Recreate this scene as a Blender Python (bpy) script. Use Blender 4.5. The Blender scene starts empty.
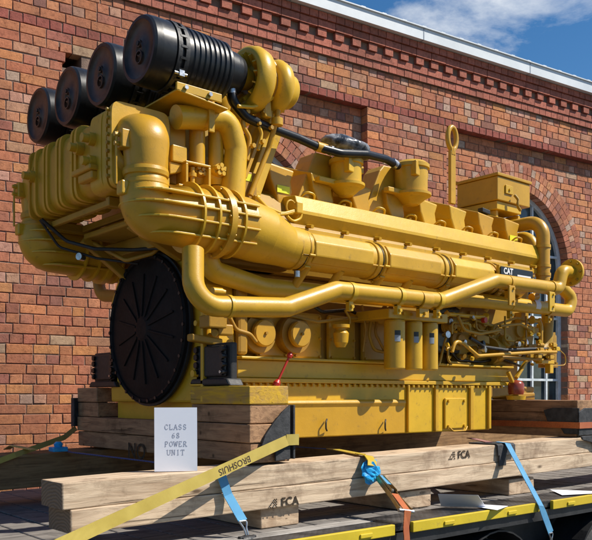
import bpy, math, random
from mathutils import Vector as V, Matrix
random.seed(7)
R = math.radians
PI = math.pi
sc = bpy.context.scene
C = sc.collection
CZ = 1.65                                   # camera height; heights below are written relative to it
# ------------------------------------------------------------------ camera model
F = 809.; CX = 296.; HY = 395.
FW = (.647, .763); RT = (.763, -.647); CAM = (-2.505, -4.329)
def ray(px):
    k = (px-CX)/F
    return FW[0]+k*RT[0], FW[1]+k*RT[1]
def at(px, py, Y=None, X=None):
    a = ray(px)
    t = (Y-CAM[1])/a[1] if X is None else (X-CAM[0])/a[0]
    return V((CAM[0]+a[0]*t, CAM[1]+a[1]*t, (HY-py)/F*t))
W0 = (0.5244, 2.6771); WA = R(-7.5)
WD = (math.cos(WA), math.sin(WA)); WN = (-math.sin(WA), math.cos(WA))   # along / into the wall
def wl(u, v, d=0):                          # wall coords -> world (d>0 goes into the wall)
    return V((W0[0]+WD[0]*u+WN[0]*d, W0[1]+WD[1]*u+WN[1]*d, v))

# ------------------------------------------------------------------ materials
def nm(name):
    m = bpy.data.materials.new(name); m.use_nodes = True
    nt = m.node_tree; b = nt.nodes['Principled BSDF']
    return m, nt, b
def N(nt, t, **kw):
    n = nt.nodes.new(t)
    for k, v in kw.items():
        if k in n.inputs: n.inputs[k].default_value = v
        else: setattr(n, k, v)
    return n
def ramp(nt, stops):
    r = nt.nodes.new('ShaderNodeValToRGB')
    el = r.color_ramp.elements
    el[0].position, el[0].color = stops[0][0], (*stops[0][1], 1)
    el[1].position, el[1].color = stops[-1][0], (*stops[-1][1], 1)
    for p, c in stops[1:-1]:
        e = el.new(p); e.color = (*c, 1)
    return r
def noisy(name, c1, c2, scale=6, rough=.5, rvar=.1, bump=.02, bscale=60, stretch=None, metal=0, coat=0, lo=.35, hi=.65, detail=6, spec=.5):
    m, nt, b = nm(name)
    tc = N(nt, 'ShaderNodeTexCoord')
    src = tc.outputs['Object']
    if stretch:
        mp = N(nt, 'ShaderNodeMapping'); mp.inputs['Scale'].default_value = stretch
        nt.links.new(src, mp.inputs[0]); src = mp.outputs[0]
    oi = N(nt, 'ShaderNodeObjectInfo'); sv = N(nt, 'ShaderNodeVectorMath', operation='SCALE'); sv.inputs[0].default_value = (9, 5, 7); nt.links.new(oi.outputs['Random'], sv.inputs['Scale'])
    av = N(nt, 'ShaderNodeVectorMath', operation='ADD'); nt.links.new(src, av.inputs[0]); nt.links.new(sv.outputs[0], av.inputs[1])
    n1 = N(nt, 'ShaderNodeTexNoise', Scale=scale, Detail=detail, Roughness=.6)
    nt.links.new(av.outputs[0], n1.inputs['Vector'])
    r = ramp(nt, [(lo, c1), (hi, c2)])
    nt.links.new(n1.outputs['Fac'], r.inputs[0]); nt.links.new(r.outputs[0], b.inputs['Base Color'])
    n2 = N(nt, 'ShaderNodeTexNoise', Scale=bscale, Detail=4)
    nt.links.new(src, n2.inputs['Vector'])
    mr = N(nt, 'ShaderNodeMapRange'); mr.inputs[3].default_value = rough-rvar; mr.inputs[4].default_value = rough+rvar
    nt.links.new(n2.outputs['Fac'], mr.inputs[0]); nt.links.new(mr.outputs[0], b.inputs['Roughness'])
    bp = N(nt, 'ShaderNodeBump', Strength=bump*10 if bump < .1 else bump, Distance=.004)
    nt.links.new(n2.outputs['Fac'], bp.inputs['Height']); nt.links.new(bp.outputs[0], b.inputs['Normal'])
    b.inputs['Metallic'].default_value = metal
    b.inputs['Coat Weight'].default_value = coat
    b.inputs['Specular IOR Level'].default_value = spec
    return m
M = {}
def paint(name, c, dirt, rough=.36):
    m, nt, b = nm(name)
    tc = N(nt, 'ShaderNodeTexCoord'); o = tc.outputs['Object']
    n1 = N(nt, 'ShaderNodeTexNoise', Scale=3.5, Detail=8, Roughness=.65); nt.links.new(o, n1.inputs[0])
    r1 = ramp(nt, [(.38, tuple(x*.86 for x in c)), (.62, c)]); nt.links.new(n1.outputs['Fac'], r1.inputs[0])
    n2 = N(nt, 'ShaderNodeTexNoise', Scale=22, Detail=10, Roughness=.75); nt.links.new(o, n2.inputs[0])
    r2 = ramp(nt, [(.57, (0, 0, 0)), (.66, (.35, .35, .35)), (.80, (1, 1, 1))]); nt.links.new(n2.outputs['Fac'], r2.inputs[0])
    mx = N(nt, 'ShaderNodeMix', data_type='RGBA'); mx.inputs[7].default_value = (*dirt, 1)
    oi = N(nt, 'ShaderNodeObjectInfo'); hm = N(nt, 'ShaderNodeMapRange'); hm.inputs[3].default_value = .492; hm.inputs[4].default_value = .506; nt.links.new(oi.outputs['Random'], hm.inputs[0])
    vm_ = N(nt, 'ShaderNodeMapRange'); vm_.inputs[3].default_value = .88; vm_.inputs[4].default_value = 1.06; nt.links.new(oi.outputs['Random'], vm_.inputs[0])
    hv = N(nt, 'ShaderNodeHueSaturation'); nt.links.new(hm.outputs[0], hv.inputs['Hue']); nt.links.new(vm_.outputs[0], hv.inputs['Value']); nt.links.new(r1.outputs[0], hv.inputs['Color'])
    nt.links.new(r2.outputs[0], mx.inputs[0]); nt.links.new(hv.outputs[0], mx.inputs[6]); nt.links.new(mx.outputs[2], b.inputs['Base Color'])
    mr = N(nt, 'ShaderNodeMapRange'); mr.inputs[3].default_value = rough-.08; mr.inputs[4].default_value = rough+.16
    nt.links.new(n2.outputs['Fac'], mr.inputs[0]); nt.links.new(mr.outputs[0], b.inputs['Roughness'])
    n3 = N(nt, 'ShaderNodeTexNoise', Scale=140, Detail=3); nt.links.new(o, n3.inputs[0])
    n4 = N(nt, 'ShaderNodeTexNoise', Scale=9, Detail=3); nt.links.new(o, n4.inputs[0])
    ad = N(nt, 'ShaderNodeMath', operation='MULTIPLY_ADD'); nt.links.new(n4.outputs['Fac'], ad.inputs[0]); ad.inputs[1].default_value = 4; nt.links.new(n3.outputs['Fac'], ad.inputs[2])
    bp = N(nt, 'ShaderNodeBump', Strength=.28, Distance=.0014); nt.links.new(ad.outputs[0], bp.inputs['Height']); nt.links.new(bp.outputs[0], b.inputs['Normal'])
    return m
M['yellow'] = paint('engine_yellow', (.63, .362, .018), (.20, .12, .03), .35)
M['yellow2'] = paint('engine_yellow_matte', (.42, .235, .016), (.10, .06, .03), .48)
M['railyellow'] = paint('rail_yellow', (.62, .45, .018), (.14, .11, .06), .5)
M['black'] = noisy('black_plastic', (.007, .008, .010), (.014, .015, .018), rough=.36, rvar=.08, bump=.004, spec=.35)
M['coverblack'] = noisy('black_cover', (.007, .007, .008), (.014, .014, .015), rough=.6, rvar=.1, bump=.02, spec=.12)
M['blackm'] = noisy('black_matte', (.010, .010, .011), (.022, .022, .023), rough=.55, bump=.03)
M['capbrown'] = noisy('cap_dust_and_reflections', (.014, .010, .009), (.10, .052, .036), scale=6, rough=.42, rvar=.1, bump=.004, spec=.35)  # brown mottling paints warm reflections, along with dust, into the cap colour
M['rubber'] = noisy('black_rubber', (.018, .019, .021), (.05, .05, .052), scale=18, rough=.75, bump=.06)
M['steel'] = noisy('zinc_steel', (.35, .35, .36), (.6, .6, .6), scale=30, rough=.35, metal=1, bump=.02)
M['grille'] = noisy('dark_iron', (.02, .016, .01), (.06, .045, .02), scale=14, rough=.6, bump=.05)
M['brass'] = noisy('yellow_zinc_steel', (.45, .30, .12), (.62, .44, .20), scale=20, rough=.38, metal=1, bump=.02)
M['oil'] = noisy('oily_black', (.008, .007, .005), (.03, .022, .01), scale=12, rough=.3, bump=.03)
M['red'] = noisy('red_plastic', (.42, .02, .012), (.5, .03, .015), rough=.4, bump=.01)
M['redbrown'] = noisy('red_brown_cap', (.22, .035, .015), (.30, .06, .03), rough=.25, bump=.01)
M['paper'] = noisy('paper', (.80, .81, .87), (.85, .86, .91), rough=.8, bump=.003, scale=3)
M['ink'] = noisy('grey_ink', (.30, .30, .36), (.38, .38, .44), rough=.8)
M['stamp'] = noisy('stamp_ink', (.03, .025, .02), (.10, .07, .045), scale=60, rough=.8, spec=.1)
M['labelblack'] = noisy('label_black', (.006, .006, .007), (.012, .012, .013), rough=.3, bump=.005)
M['white'] = noisy('white_paint', (.70, .72, .74), (.80, .82, .84), scale=3, rough=.5, bump=.02)
M['whiteframe'] = noisy('window_paint', (.52, .58, .60), (.72, .76, .78), scale=12, rough=.6, bump=.05)
M['blueplate'] = noisy('grey_sticker', (.25, .29, .34), (.36, .40, .45), rough=.5)
M['sticker'] = noisy('warning_sticker', (.75, .72, .02), (.65, .72, .02), rough=.5)
M['graywrap'] = None
def weave(name, c1, c2, rough=.6):
    m, nt, b = nm(name)
    tc = N(nt, 'ShaderNodeTexCoord'); o = tc.outputs['Object']
    w = N(nt, 'ShaderNodeTexNoise', Scale=9, Detail=5); nt.links.new(o, w.inputs[0])
    r = ramp(nt, [(.3, c1), (.7, c2)]); nt.links.new(w.outputs['Fac'], r.inputs[0]); nt.links.new(r.outputs[0], b.inputs['Base Color'])
    v = N(nt, 'ShaderNodeTexWave', Scale=110, Distortion=1.5); nt.links.new(o, v.inputs[0])
    hv = N(nt, 'ShaderNodeMix', data_type='RGBA', blend_type='MULTIPLY'); hv.inputs[0].default_value = .45; nt.links.new(r.outputs[0], hv.inputs[6]); nt.links.new(v.outputs['Color'], hv.inputs[7]); nt.links.new(hv.outputs[2], b.inputs['Base Color'])
    bp = N(nt, 'ShaderNodeBump', Strength=.6, Distance=.002); nt.links.new(v.outputs['Fac'], bp.inputs['Height']); nt.links.new(bp.outputs[0], b.inputs['Normal'])
    b.inputs['Roughness'].default_value = rough
    b.inputs['Sheen Weight'].default_value = .2
    return m
M['strapy'] = weave('yellow_webbing', (.58, .42, .05), (.74, .56, .10))
M['strapb'] = weave('blue_webbing', (.08, .36, .68), (.14, .50, .80))
M['strapd'] = weave('dark_blue_webbing', (.01, .05, .28), (.02, .08, .36))
M['strapo'] = weave('orange_webbing', (.62, .13, .02), (.75, .20, .04))
M['strapp'] = weave('pink_webbing', (.50, .20, .18), (.60, .30, .26))
M['sleeve'] = weave('yellow_sleeve', (.76, .50, .008), (.86, .60, .015), .45)
M['bluefilm'] = noisy('blue_tarpaulin', (.01, .25, .62), (.03, .45, .80), scale=20, rough=.3, rvar=.1, bump=.05)
def wood(name, pale, dark, stain=(.12, .07, .035), rough=.8, grain=(1.2, 16, 16), bump=.5):
    m, nt, b = nm(name)
    tc = N(nt, 'ShaderNodeTexCoord'); mp = N(nt, 'ShaderNodeMapping'); mp.inputs['Scale'].default_value = grain
    oi = N(nt, 'ShaderNodeObjectInfo')
    ad = N(nt, 'ShaderNodeVectorMath', operation='ADD')
    nt.links.new(tc.outputs['Object'], ad.inputs[0]); 
    cr = N(nt, 'ShaderNodeVectorMath', operation='SCALE'); cr.inputs[0].default_value = (7, 13, 9); nt.links.new(oi.outputs['Random'], cr.inputs['Scale'])
    nt.links.new(cr.outputs[0], ad.inputs[1]); nt.links.new(ad.outputs[0], mp.inputs[0])
    n1 = N(nt, 'ShaderNodeTexNoise', Scale=3.2, Detail=9, Roughness=.62, Distortion=.6); nt.links.new(mp.outputs[0], n1.inputs[0])
    r1 = ramp(nt, [(.32, dark), (.47, tuple((a+b_)/2 for a, b_ in zip(pale, dark))), (.62, pale)]); nt.links.new(n1.outputs['Fac'], r1.inputs[0])
    n2 = N(nt, 'ShaderNodeTexNoise', Scale=4.5, Detail=7, Roughness=.7); nt.links.new(ad.outputs[0], n2.inputs[0])
    r2 = ramp(nt, [(.52, (0, 0, 0)), (.60, (.35, .35, .35)), (.74, (.9, .9, .9))]); nt.links.new(n2.outputs['Fac'], r2.inputs[0])
    mx = N(nt, 'ShaderNodeMix', data_type='RGBA'); mx.inputs[7].default_value = (*stain, 1)
    nt.links.new(r2.outputs[0], mx.inputs[0]); nt.links.new(r1.outputs[0], mx.inputs[6])
    # knots
    vo = N(nt, 'ShaderNodeTexVoronoi', Scale=2.3); 
    mp2 = N(nt, 'ShaderNodeMapping'); mp2.inputs['Scale'].default_value = (1.1, 3, 3); nt.links.new(ad.outputs[0], mp2.inputs[0]); nt.links.new(mp2.outputs[0], vo.inputs['Vector'])
    r3 = ramp(nt, [(.04, (.85, .85, .85)), (.11, (0, 0, 0))]); nt.links.new(vo.outputs['Distance'], r3.inputs[0])
    mx2 = N(nt, 'ShaderNodeMix', data_type='RGBA'); mx2.inputs[7].default_value = (.07, .04, .02, 1)
    nt.links.new(r3.outputs[0], mx2.inputs[0]); nt.links.new(mx.outputs[2], mx2.inputs[6]); nt.links.new(mx2.outputs[2], b.inputs['Base Color'])
    mp3 = N(nt, 'ShaderNodeMapping'); mp3.inputs['Scale'].default_value = tuple(g_*(.55 if g_ == min(grain) else 2.2) for g_ in grain); nt.links.new(ad.outputs[0], mp3.inputs[0])
    n5 = N(nt, 'ShaderNodeTexNoise', Scale=2.4, Detail=6, Roughness=.55, Distortion=.4); nt.links.new(mp3.outputs[0], n5.inputs[0])
    r5 = ramp(nt, [(.655, (0, 0, 0)), (.69, (.8, .8, .8))]); nt.links.new(n5.outputs['Fac'], r5.inputs[0])
    mx3 = N(nt, 'ShaderNodeMix', data_type='RGBA'); mx3.inputs[7].default_value = (*tuple(x*.35 for x in dark), 1)
    nt.links.new(r5.outputs[0], mx3.inputs[0]); nt.links.new(mx2.outputs[2], mx3.inputs[6]); nt.links.new(mx3.outputs[2], b.inputs['Base Color'])
    hh = N(nt, 'ShaderNodeMath', operation='MULTIPLY_ADD'); nt.links.new(r5.outputs[0], hh.inputs[0]); hh.inputs[1].default_value = -1.2; nt.links.new(n1.outputs['Fac'], hh.inputs[2])
    bp = N(nt, 'ShaderNodeBump', Strength=bump, Distance=.007); nt.links.new(hh.outputs[0], bp.inputs['Height']); nt.links.new(bp.outputs[0], b.inputs['Normal'])
    b.inputs['Roughness'].default_value = rough; b.inputs['Specular IOR Level'].default_value = .25
    return m
M['beam'] = wood('weathered_pale_timber', (.65, .50, .345), (.38, .265, .17), stain=(.19, .12, .075), grain=(1.1, 11, 11), bump=.6)
M['block'] = wood('brown_timber', (.44, .25, .13), (.24, .13, .07), grain=(9, 1.6, 14))
M['blocky'] = wood('yellow_painted_timber', (.62, .37, .03), (.42, .24, .06), stain=(.30, .20, .13), grain=(9, 1.6, 14))
M['deckwood'] = wood('grey_deck_plank', (.26, .235, .21), (.11, .10, .09), stain=(.06, .055, .05))
M['deckpale'] = wood('pale_deck_plank', (.42, .39, .35), (.22, .20, .18), stain=(.12, .11, .10))
M['packing'] = wood('packing_timber_wood', (.58, .43, .29), (.32, .21, .13), stain=(.24, .15, .09), grain=(3.2, 1.3, 6), bump=.8)
def endgrain():
    m, nt, b = nm('end_grain_wood')
    tc = N(nt, 'ShaderNodeTexCoord'); mp = N(nt, 'ShaderNodeMapping'); mp.inputs['Location'].default_value = (0, .03, .10); nt.links.new(tc.outputs['Object'], mp.inputs[0])
    w_ = N(nt, 'ShaderNodeTexWave', wave_type='RINGS', rings_direction='X', Scale=20, Distortion=5, Detail=4); nt.links.new(mp.outputs[0], w_.inputs[0])
    r = ramp(nt, [(.1, (.17, .11, .065)), (.9, (.24, .16, .10))]); nt.links.new(w_.outputs['Fac'], r.inputs[0]); nt.links.new(r.outputs[0], b.inputs['Base Color'])
    bp = N(nt, 'ShaderNodeBump', Strength=.6, Distance=.003); nt.links.new(w_.outputs['Fac'], bp.inputs['Height']); nt.links.new(bp.outputs[0], b.inputs['Normal'])
    b.inputs['Roughness'].default_value = .9
    return m
M['endgrain'] = endgrain()
M['brownbeam'] = wood('brown_long_timber', (.34, .20, .09), (.17, .09, .04))
# brick
def brick_mat():
    m, nt, b = nm('brick')
    at_ = N(nt, 'ShaderNodeAttribute', attribute_name='tint')
    tc = N(nt, 'ShaderNodeTexCoord'); o = tc.outputs['Object']
    n1 = N(nt, 'ShaderNodeTexNoise', Scale=24, Detail=10, Roughness=.78); nt.links.new(o, n1.inputs[0])
    r1 = ramp(nt, [(.36, (.42, .38, .38)), (.46, (.86, .84, .83)), (.55, (1.0, 1.0, 1.0)), (.68, (1.28, 1.26, 1.24))]); nt.links.new(n1.outputs['Fac'], r1.inputs[0])
    mu = N(nt, 'ShaderNodeMix', data_type='RGBA', blend_type='MULTIPLY'); mu.inputs[0].default_value = .85
    nt.links.new(at_.outputs['Color'], mu.inputs[6]); nt.links.new(r1.outputs[0], mu.inputs[7])
    mpw = N(nt, 'ShaderNodeMapping'); mpw.inputs['Scale'].default_value = (1, 1, .45); nt.links.new(o, mpw.inputs[0])
    n2 = N(nt, 'ShaderNodeTexNoise', Scale=2.0, Detail=9, Roughness=.75); nt.links.new(mpw.outputs[0], n2.inputs[0])
    r2 = ramp(nt, [(.47, (0, 0, 0)), (.60, (.30, .30, .30)), (.75, (.62, .62, .62))]); nt.links.new(n2.outputs['Fac'], r2.inputs[0])
    mx = N(nt, 'ShaderNodeMix', data_type='RGBA'); mx.inputs[7].default_value = (.13, .075, .055, 1)
    nt.links.new(r2.outputs[0], mx.inputs[0]); nt.links.new(mu.outputs[2], mx.inputs[6]); nt.links.new(mx.outputs[2], b.inputs['Base Color'])
    n3 = N(nt, 'ShaderNodeTexNoise', Scale=70, Detail=6, Roughness=.7); nt.links.new(o, n3.inputs[0])
    bp = N(nt, 'ShaderNodeBump', Strength=.6, Distance=.006); nt.links.new(n3.outputs['Fac'], bp.inputs['Height']); nt.links.new(bp.outputs[0], b.inputs['Normal'])
    b.inputs['Roughness'].default_value = .88; b.inputs['Specular IOR Level'].default_value = .2
    return m
M['brick'] = brick_mat()
M['mortar'] = noisy('mortar', (.16, .115, .09), (.30, .20, .15), scale=5, rough=.95, bump=.09, bscale=120, spec=.1)
M['steelroof'] = noisy('painted_fascia', (.62, .66, .68), (.74, .78, .80), scale=2, rough=.45, bump=.01)
M['slate'] = noisy('slate_roof', (.08, .085, .09), (.14, .14, .15), rough=.7, bump=.05)
M['glass'] = noisy('window_glass', (.015, .03, .034), (.07, .095, .10), scale=2.6, rough=.10, rvar=.05, bump=.03, bscale=4, detail=3)  # lighter blue-grey patches put reflections into the glass colour
M['asphalt'] = noisy('asphalt', (.04, .04, .04), (.07, .068, .065), scale=8, rough=.9, bump=.08, bscale=150)
M['chassis'] = noisy('black_chassis', (.012, .012, .013), (.03, .03, .031), rough=.5, bump=.03)
M['tyre'] = noisy('tyre_rubber', (.014, .014, .015), (.03, .03, .03), rough=.75, bump=.05)
def checker():
    m, nt, b = nm('black_tread_plate')
    tc = N(nt, 'ShaderNodeTexCoord'); mp = N(nt, 'ShaderNodeMapping'); mp.inputs['Rotation'].default_value = (0, 0, R(45)); nt.links.new(tc.outputs['Object'], mp.inputs[0])
    v = N(nt, 'ShaderNodeTexVoronoi', Scale=36); v.inputs['Randomness'].default_value = .15; nt.links.new(mp.outputs[0], v.inputs['Vector'])
    bp = N(nt, 'ShaderNodeBump', Strength=1, Distance=.004); bp.invert = True; nt.links.new(v.outputs['Distance'], bp.inputs['Height']); nt.links.new(bp.outputs[0], b.inputs['Normal'])
    n = N(nt, 'ShaderNodeTexNoise', Scale=9, Detail=7); nt.links.new(tc.outputs['Object'], n.inputs[0])
    r = ramp(nt, [(.4, (.015, .015, .017)), (.7, (.075, .072, .07))]); nt.links.new(n.outputs['Fac'], r.inputs[0]); nt.links.new(r.outputs[0], b.inputs['Base Color'])
    b.inputs['Roughness'].default_value = .42
    return m
M['tread'] = checker()
def wrapmat():
    m, nt, b = nm('grey_film_wrap')
    tc = N(nt, 'ShaderNodeTexCoord'); n = N(nt, 'ShaderNodeTexNoise', Scale=9, Detail=5, Distortion=1.2); nt.links.new(tc.outputs['Object'], n.inputs[0])
    r = ramp(nt, [(.42, (.03, .032, .035)), (.55, (.22, .22, .23)), (.68, (.55, .55, .54))]); nt.links.new(n.outputs['Fac'], r.inputs[0]); nt.links.new(r.outputs[0], b.inputs['Base Color'])
    bp = N(nt, 'ShaderNodeBump', Strength=.8, Distance=.02); nt.links.new(n.outputs['Fac'], bp.inputs['Height']); nt.links.new(bp.outputs[0], b.inputs['Normal'])
    b.inputs['Roughness'].default_value = .22
    return m
M['graywrap'] = wrapmat()

# ------------------------------------------------------------------ mesh builder
def basis(d):
    d = d.normalized()
    a = V((0, 0, 1)) if abs(d.z) < .9 else V((1, 0, 0))
    x = d.cross(a).normalized(); y = d.cross(x).normalized()
    return d, x, y
def fillet(pts, rad, steps=7):
    pts = [V(p) for p in pts]
    out = [pts[0]]
    for i in range(1, len(pts)-1):
        p = pts[i]; a = (pts[i-1]-p); b = (pts[i+1]-p)
        r = rad[i] if isinstance(rad, (list, tuple)) else rad
        an = a.angle(b)
        if an > PI-.03 or r <= 0: out.append(p); continue
        d = min(r/math.tan(an/2), a.length*.48, b.length*.48)
        rr = d*math.tan(an/2)
        an_, bn = a.normalized(), b.normalized()
        cen = p + (an_+bn).normalized()*(rr/math.sin(an/2))
        s, e = p+an_*d-cen, p+bn*d-cen
        tot = s.angle(e)
        for k in range(steps+1):
            t = k/steps
            out.append(cen + (s*math.sin((1-t)*tot)+e*math.sin(t*tot))/math.sin(tot))
    out.append(pts[-1])
    return out
class MB:
    def __init__(s): s.v = []; s.f = []; s.sm = []; s.col = None
    def add(s, vs, fs, smooth=False):
        o = len(s.v); s.v += [V(p) for p in vs]
        for f in fs: s.f.append([i+o for i in f]); s.sm.append(smooth)
        return s
    def hexa(s, p):      # 8 points: bottom 4 ccw, top 4 ccw
        return s.add(p, [(3,2,1,0),(4,5,6,7),(0,1,5,4),(1,2,6,5),(2,3,7,6),(3,0,4,7)])
    def box(s, x0, x1, y0, y1, z0, z1):
        return s.hexa([(x0,y0,z0),(x1,y0,z0),(x1,y1,z0),(x0,y1,z0),(x0,y0,z1),(x1,y0,z1),(x1,y1,z1),(x0,y1,z1)])
    def obox(s, c, ax, ay, az, a, b, h):
        c = V(c); ax, ay, az = V(ax).normalized()*a/2, V(ay).normalized()*b/2, V(az).normalized()*h/2
        return s.hexa([c-ax-ay-az, c+ax-ay-az, c+ax+ay-az, c-ax+ay-az, c-ax-ay+az, c+ax-ay+az, c+ax+ay+az, c-ax+ay+az])
    def bar(s, a, b, w, h, up=(0,0,1)):
        a, b = V(a), V(b); d = b-a; side = d.cross(V(up))
        if side.length < 1e-6: side = V((1,0,0))
        u = side.cross(d)
        return s.obox((a+b)/2, d, side, u, d.length, w, h)
    def prism(s, poly, axis, a0, a1):    # poly in the two other axes (x,z) for axis y, (y,z) for axis x, (x,y) for axis z
        def m(p, a): return {'x': (a, p[0], p[1]), 'y': (p[0], a, p[1]), 'z': (p[0], p[1], a)}[axis]
        n = len(poly)
        vs = [m(p, a0) for p in poly]+[m(p, a1) for p in poly]
        fs = [tuple(range(n)), tuple(range(2*n-1, n-1, -1))]
        fs += [(i, i+n, (i+1) % n+n, (i+1) % n) for i in range(n)]
        return s.add(vs, fs)
    def tube(s, pts, r, fil=0, n=20, caps=True, sq=None, ratio=1., steps=7):
        P0 = [V(p) for p in pts]
        P = fillet(P0, fil, steps) if fil else P0
        L = [0]
        for a, b in zip(P, P[1:]): L.append(L[-1]+(b-a).length)
        def interp(vals):
            if not isinstance(vals, (list, tuple)): return [vals]*len(P)
            # nearest parameter on the control polyline
            out = []
            ks = []
            j0 = 0
            for q in P0:
                j = min(range(j0, len(P)), key=lambda j: (P[j]-q).length); ks.append(L[j]); j0 = j
            for l in L:
                for i in range(len(ks)-1):
                    if l <= ks[i+1] or i == len(ks)-2:
                        t = (l-ks[i])/max(1e-6, ks[i+1]-ks[i]); t = min(1, max(0, t)); out.append(vals[i]*(1-t)+vals[i+1]*t); break
            return out
        rr = interp(r); qq = interp(sq) if sq else None
        rings = []
        d, x, y = basis(P[1]-P[0])
        for i, p in enumerate(P):
            if i == 0: t = P[1]-P[0]
            elif i == len(P)-1: t = P[-1]-P[-2]
            else: t = (P[i+1]-p).normalized()+(p-P[i-1]).normalized()
            t.normalize()
            x = (x-t*x.dot(t)).normalized(); y = t.cross(x)
            ring = []
            for k in range(n):
                a = 2*PI*(k+.5)/n; ca, sa = math.cos(a), math.sin(a)
                if qq:
                    e = 2/qq[i]; ca = math.copysign(abs(ca)**e, ca); sa = math.copysign(abs(sa)**e, sa)
                ring.append(p+(x*ca*ratio+y*sa)*rr[i])
            rings.append(ring)
        o = []
        for g in rings: o += g
        fs = [(i*n+k, i*n+(k+1) % n, (i+1)*n+(k+1) % n, (i+1)*n+k) for i in range(len(P)-1) for k in range(n)]
        s.add(o, fs, True)
        if caps:
            s.add(rings[0], [tuple(range(n-1, -1, -1))]); s.add(rings[-1], [tuple(range(n))])
        return s
    def cyl(s, a, b, r, n=24): return s.tube([a, b], r, n=n)
    def lathe(s, prof, org, axis=(0,0,1), n=32, hard=True):
        d, x, y = basis(V(axis)); org = V(org)
        def ring(r, h): return [org+d*h+(x*math.cos(2*PI*k/n)+y*math.sin(2*PI*k/n))*r for k in range(n)]
        fs = [(k, (k+1) % n, (k+1) % n+n, k+n) for k in range(n)]
        if hard:
            for (r0, h0), (r1, h1) in zip(prof, prof[1:]): s.add(ring(max(r0, 1e-4), h0)+ring(max(r1, 1e-4), h1), fs, True)
        else:
            vs = []
            for r0, h0 in prof: vs += ring(max(r0, 1e-4), h0)
            s.add(vs, [tuple(i+j*n for i in f) for j in range(len(prof)-1) for f in fs], True)
        return s
    def bolts(s, c, axis, R_, cnt, r=.008, h=.012, a0=0):
        d, x, y = basis(V(axis)); c = V(c)
        for k in range(cnt):
            a = a0+2*PI*k/cnt; p = c+(x*math.cos(a)+y*math.sin(a))*R_
            s.cyl(p, p+d*h, r, 6)
        return s
    def pieces(s):
        par = list(range(len(s.v)))
        def find(i):
            while par[i] != i: par[i] = par[par[i]]; i = par[i]
            return i
        for f in s.f:
            r = find(f[0])
            for i in f[1:]: par[find(i)] = r
        isl = {}
        for i, v in enumerate(s.v):
            r = find(i)
            if r not in isl: isl[r] = [v.copy(), v.copy()]
            lo, hi = isl[r]
            for k in range(3): lo[k] = min(lo[k], v[k]); hi[k] = max(hi[k], v[k])
        ks = list(isl)
        if len(ks) > 200 or len(ks) < 2: return None
        g = {k: k for k in ks}
        def fg(i):
            while g[i] != i: i = g[i]
            return i
        for i, p in enumerate(ks):
            for q in ks[i+1:]:
                (l1, h1), (l2, h2) = isl[p], isl[q]
                gap = math.sqrt(sum(max(0, l1[k]-h2[k], l2[k]-h1[k])**2 for k in range(3)))
                if gap <= max(.02, .5*max(max(h1-l1), max(h2-l2))): g[fg(p)] = fg(q)
        gs = sorted({fg(k) for k in ks}, key=ks.index)
        if len(gs) < 2: return None
        out = {x: MB() for x in gs}; mp = {}
        lab = [fg(find(i)) for i in range(len(s.v))]
        for i, v in enumerate(s.v): m = out[lab[i]]; mp[i] = len(m.v); m.v.append(v)
        for f, sm in zip(s.f, s.sm): m = out[lab[f[0]]]; m.f.append([mp[i] for i in f]); m.sm.append(sm)
        return [out[x] for x in gs]
    def build(s, name, mat, parent=None, bevel=0, seg=2, org=None):
        if parent is not None and s.col is None and name not in ('lettering', 'stamp', 'mortar', 'gutter_lip', 'window'):
            ps = s.pieces()
            if ps:
                obs = [p.build1(name, mat, parent, bevel, seg, org) for p in ps]
                return obs[0]
        return s.build1(name, mat, parent, bevel, seg, org)
    def build1(s, name, mat, parent=None, bevel=0, seg=2, org=None):
        if parent is None:
            if org is None:
                xs = [v.x for v in s.v]; ys = [v.y for v in s.v]; zs = [v.z for v in s.v]
                org = V(((min(xs)+max(xs))/2, (min(ys)+max(ys))/2, min(zs)))
            o0 = V(org)
        else: o0 = V(parent['org'])
        me = bpy.data.meshes.new(name)
        me.from_pydata([v-o0 for v in s.v], [], s.f)
        me.polygons.foreach_set('use_smooth', s.sm)
        me.materials.append(M[mat])
        if s.col:
            ca = me.color_attributes.new('tint', 'FLOAT_COLOR', 'POINT')
            fl = []
            for c in s.col: fl += [c[0], c[1], c[2], 1]
            ca.data.foreach_set('color', fl)
        import bmesh
        bm = bmesh.new(); bm.from_mesh(me); bmesh.ops.recalc_face_normals(bm, faces=bm.faces); bm.to_mesh(me); bm.free()
        me.update()
        ob = bpy.data.objects.new(name, me); C.objects.link(ob)
        if parent is None: ob.location = o0+V((0, 0, CZ))
        else: ob.parent = parent
        ob['org'] = tuple(o0)
        if bevel:
            b = ob.modifiers.new('bevel', 'BEVEL'); b.width = bevel; b.segments = seg; b.limit_method = 'ANGLE'; b.angle_limit = R(35)
            b.harden_normals = False
        return ob
def tag(o, label=None, cat=None, group=None, kind=None):
    if label: o['label'] = label
    if cat: o['category'] = cat
    if group: o['group'] = group
    if kind: o['kind'] = kind
    return o
def empty(name, loc, label=None, cat=None, group=None):
    o = bpy.data.objects.new(name, None); C.objects.link(o); o.location = V(loc)+V((0, 0, CZ)); o['org'] = tuple(loc)
    o.empty_display_size = .2
    return tag(o, label, cat, group)
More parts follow.
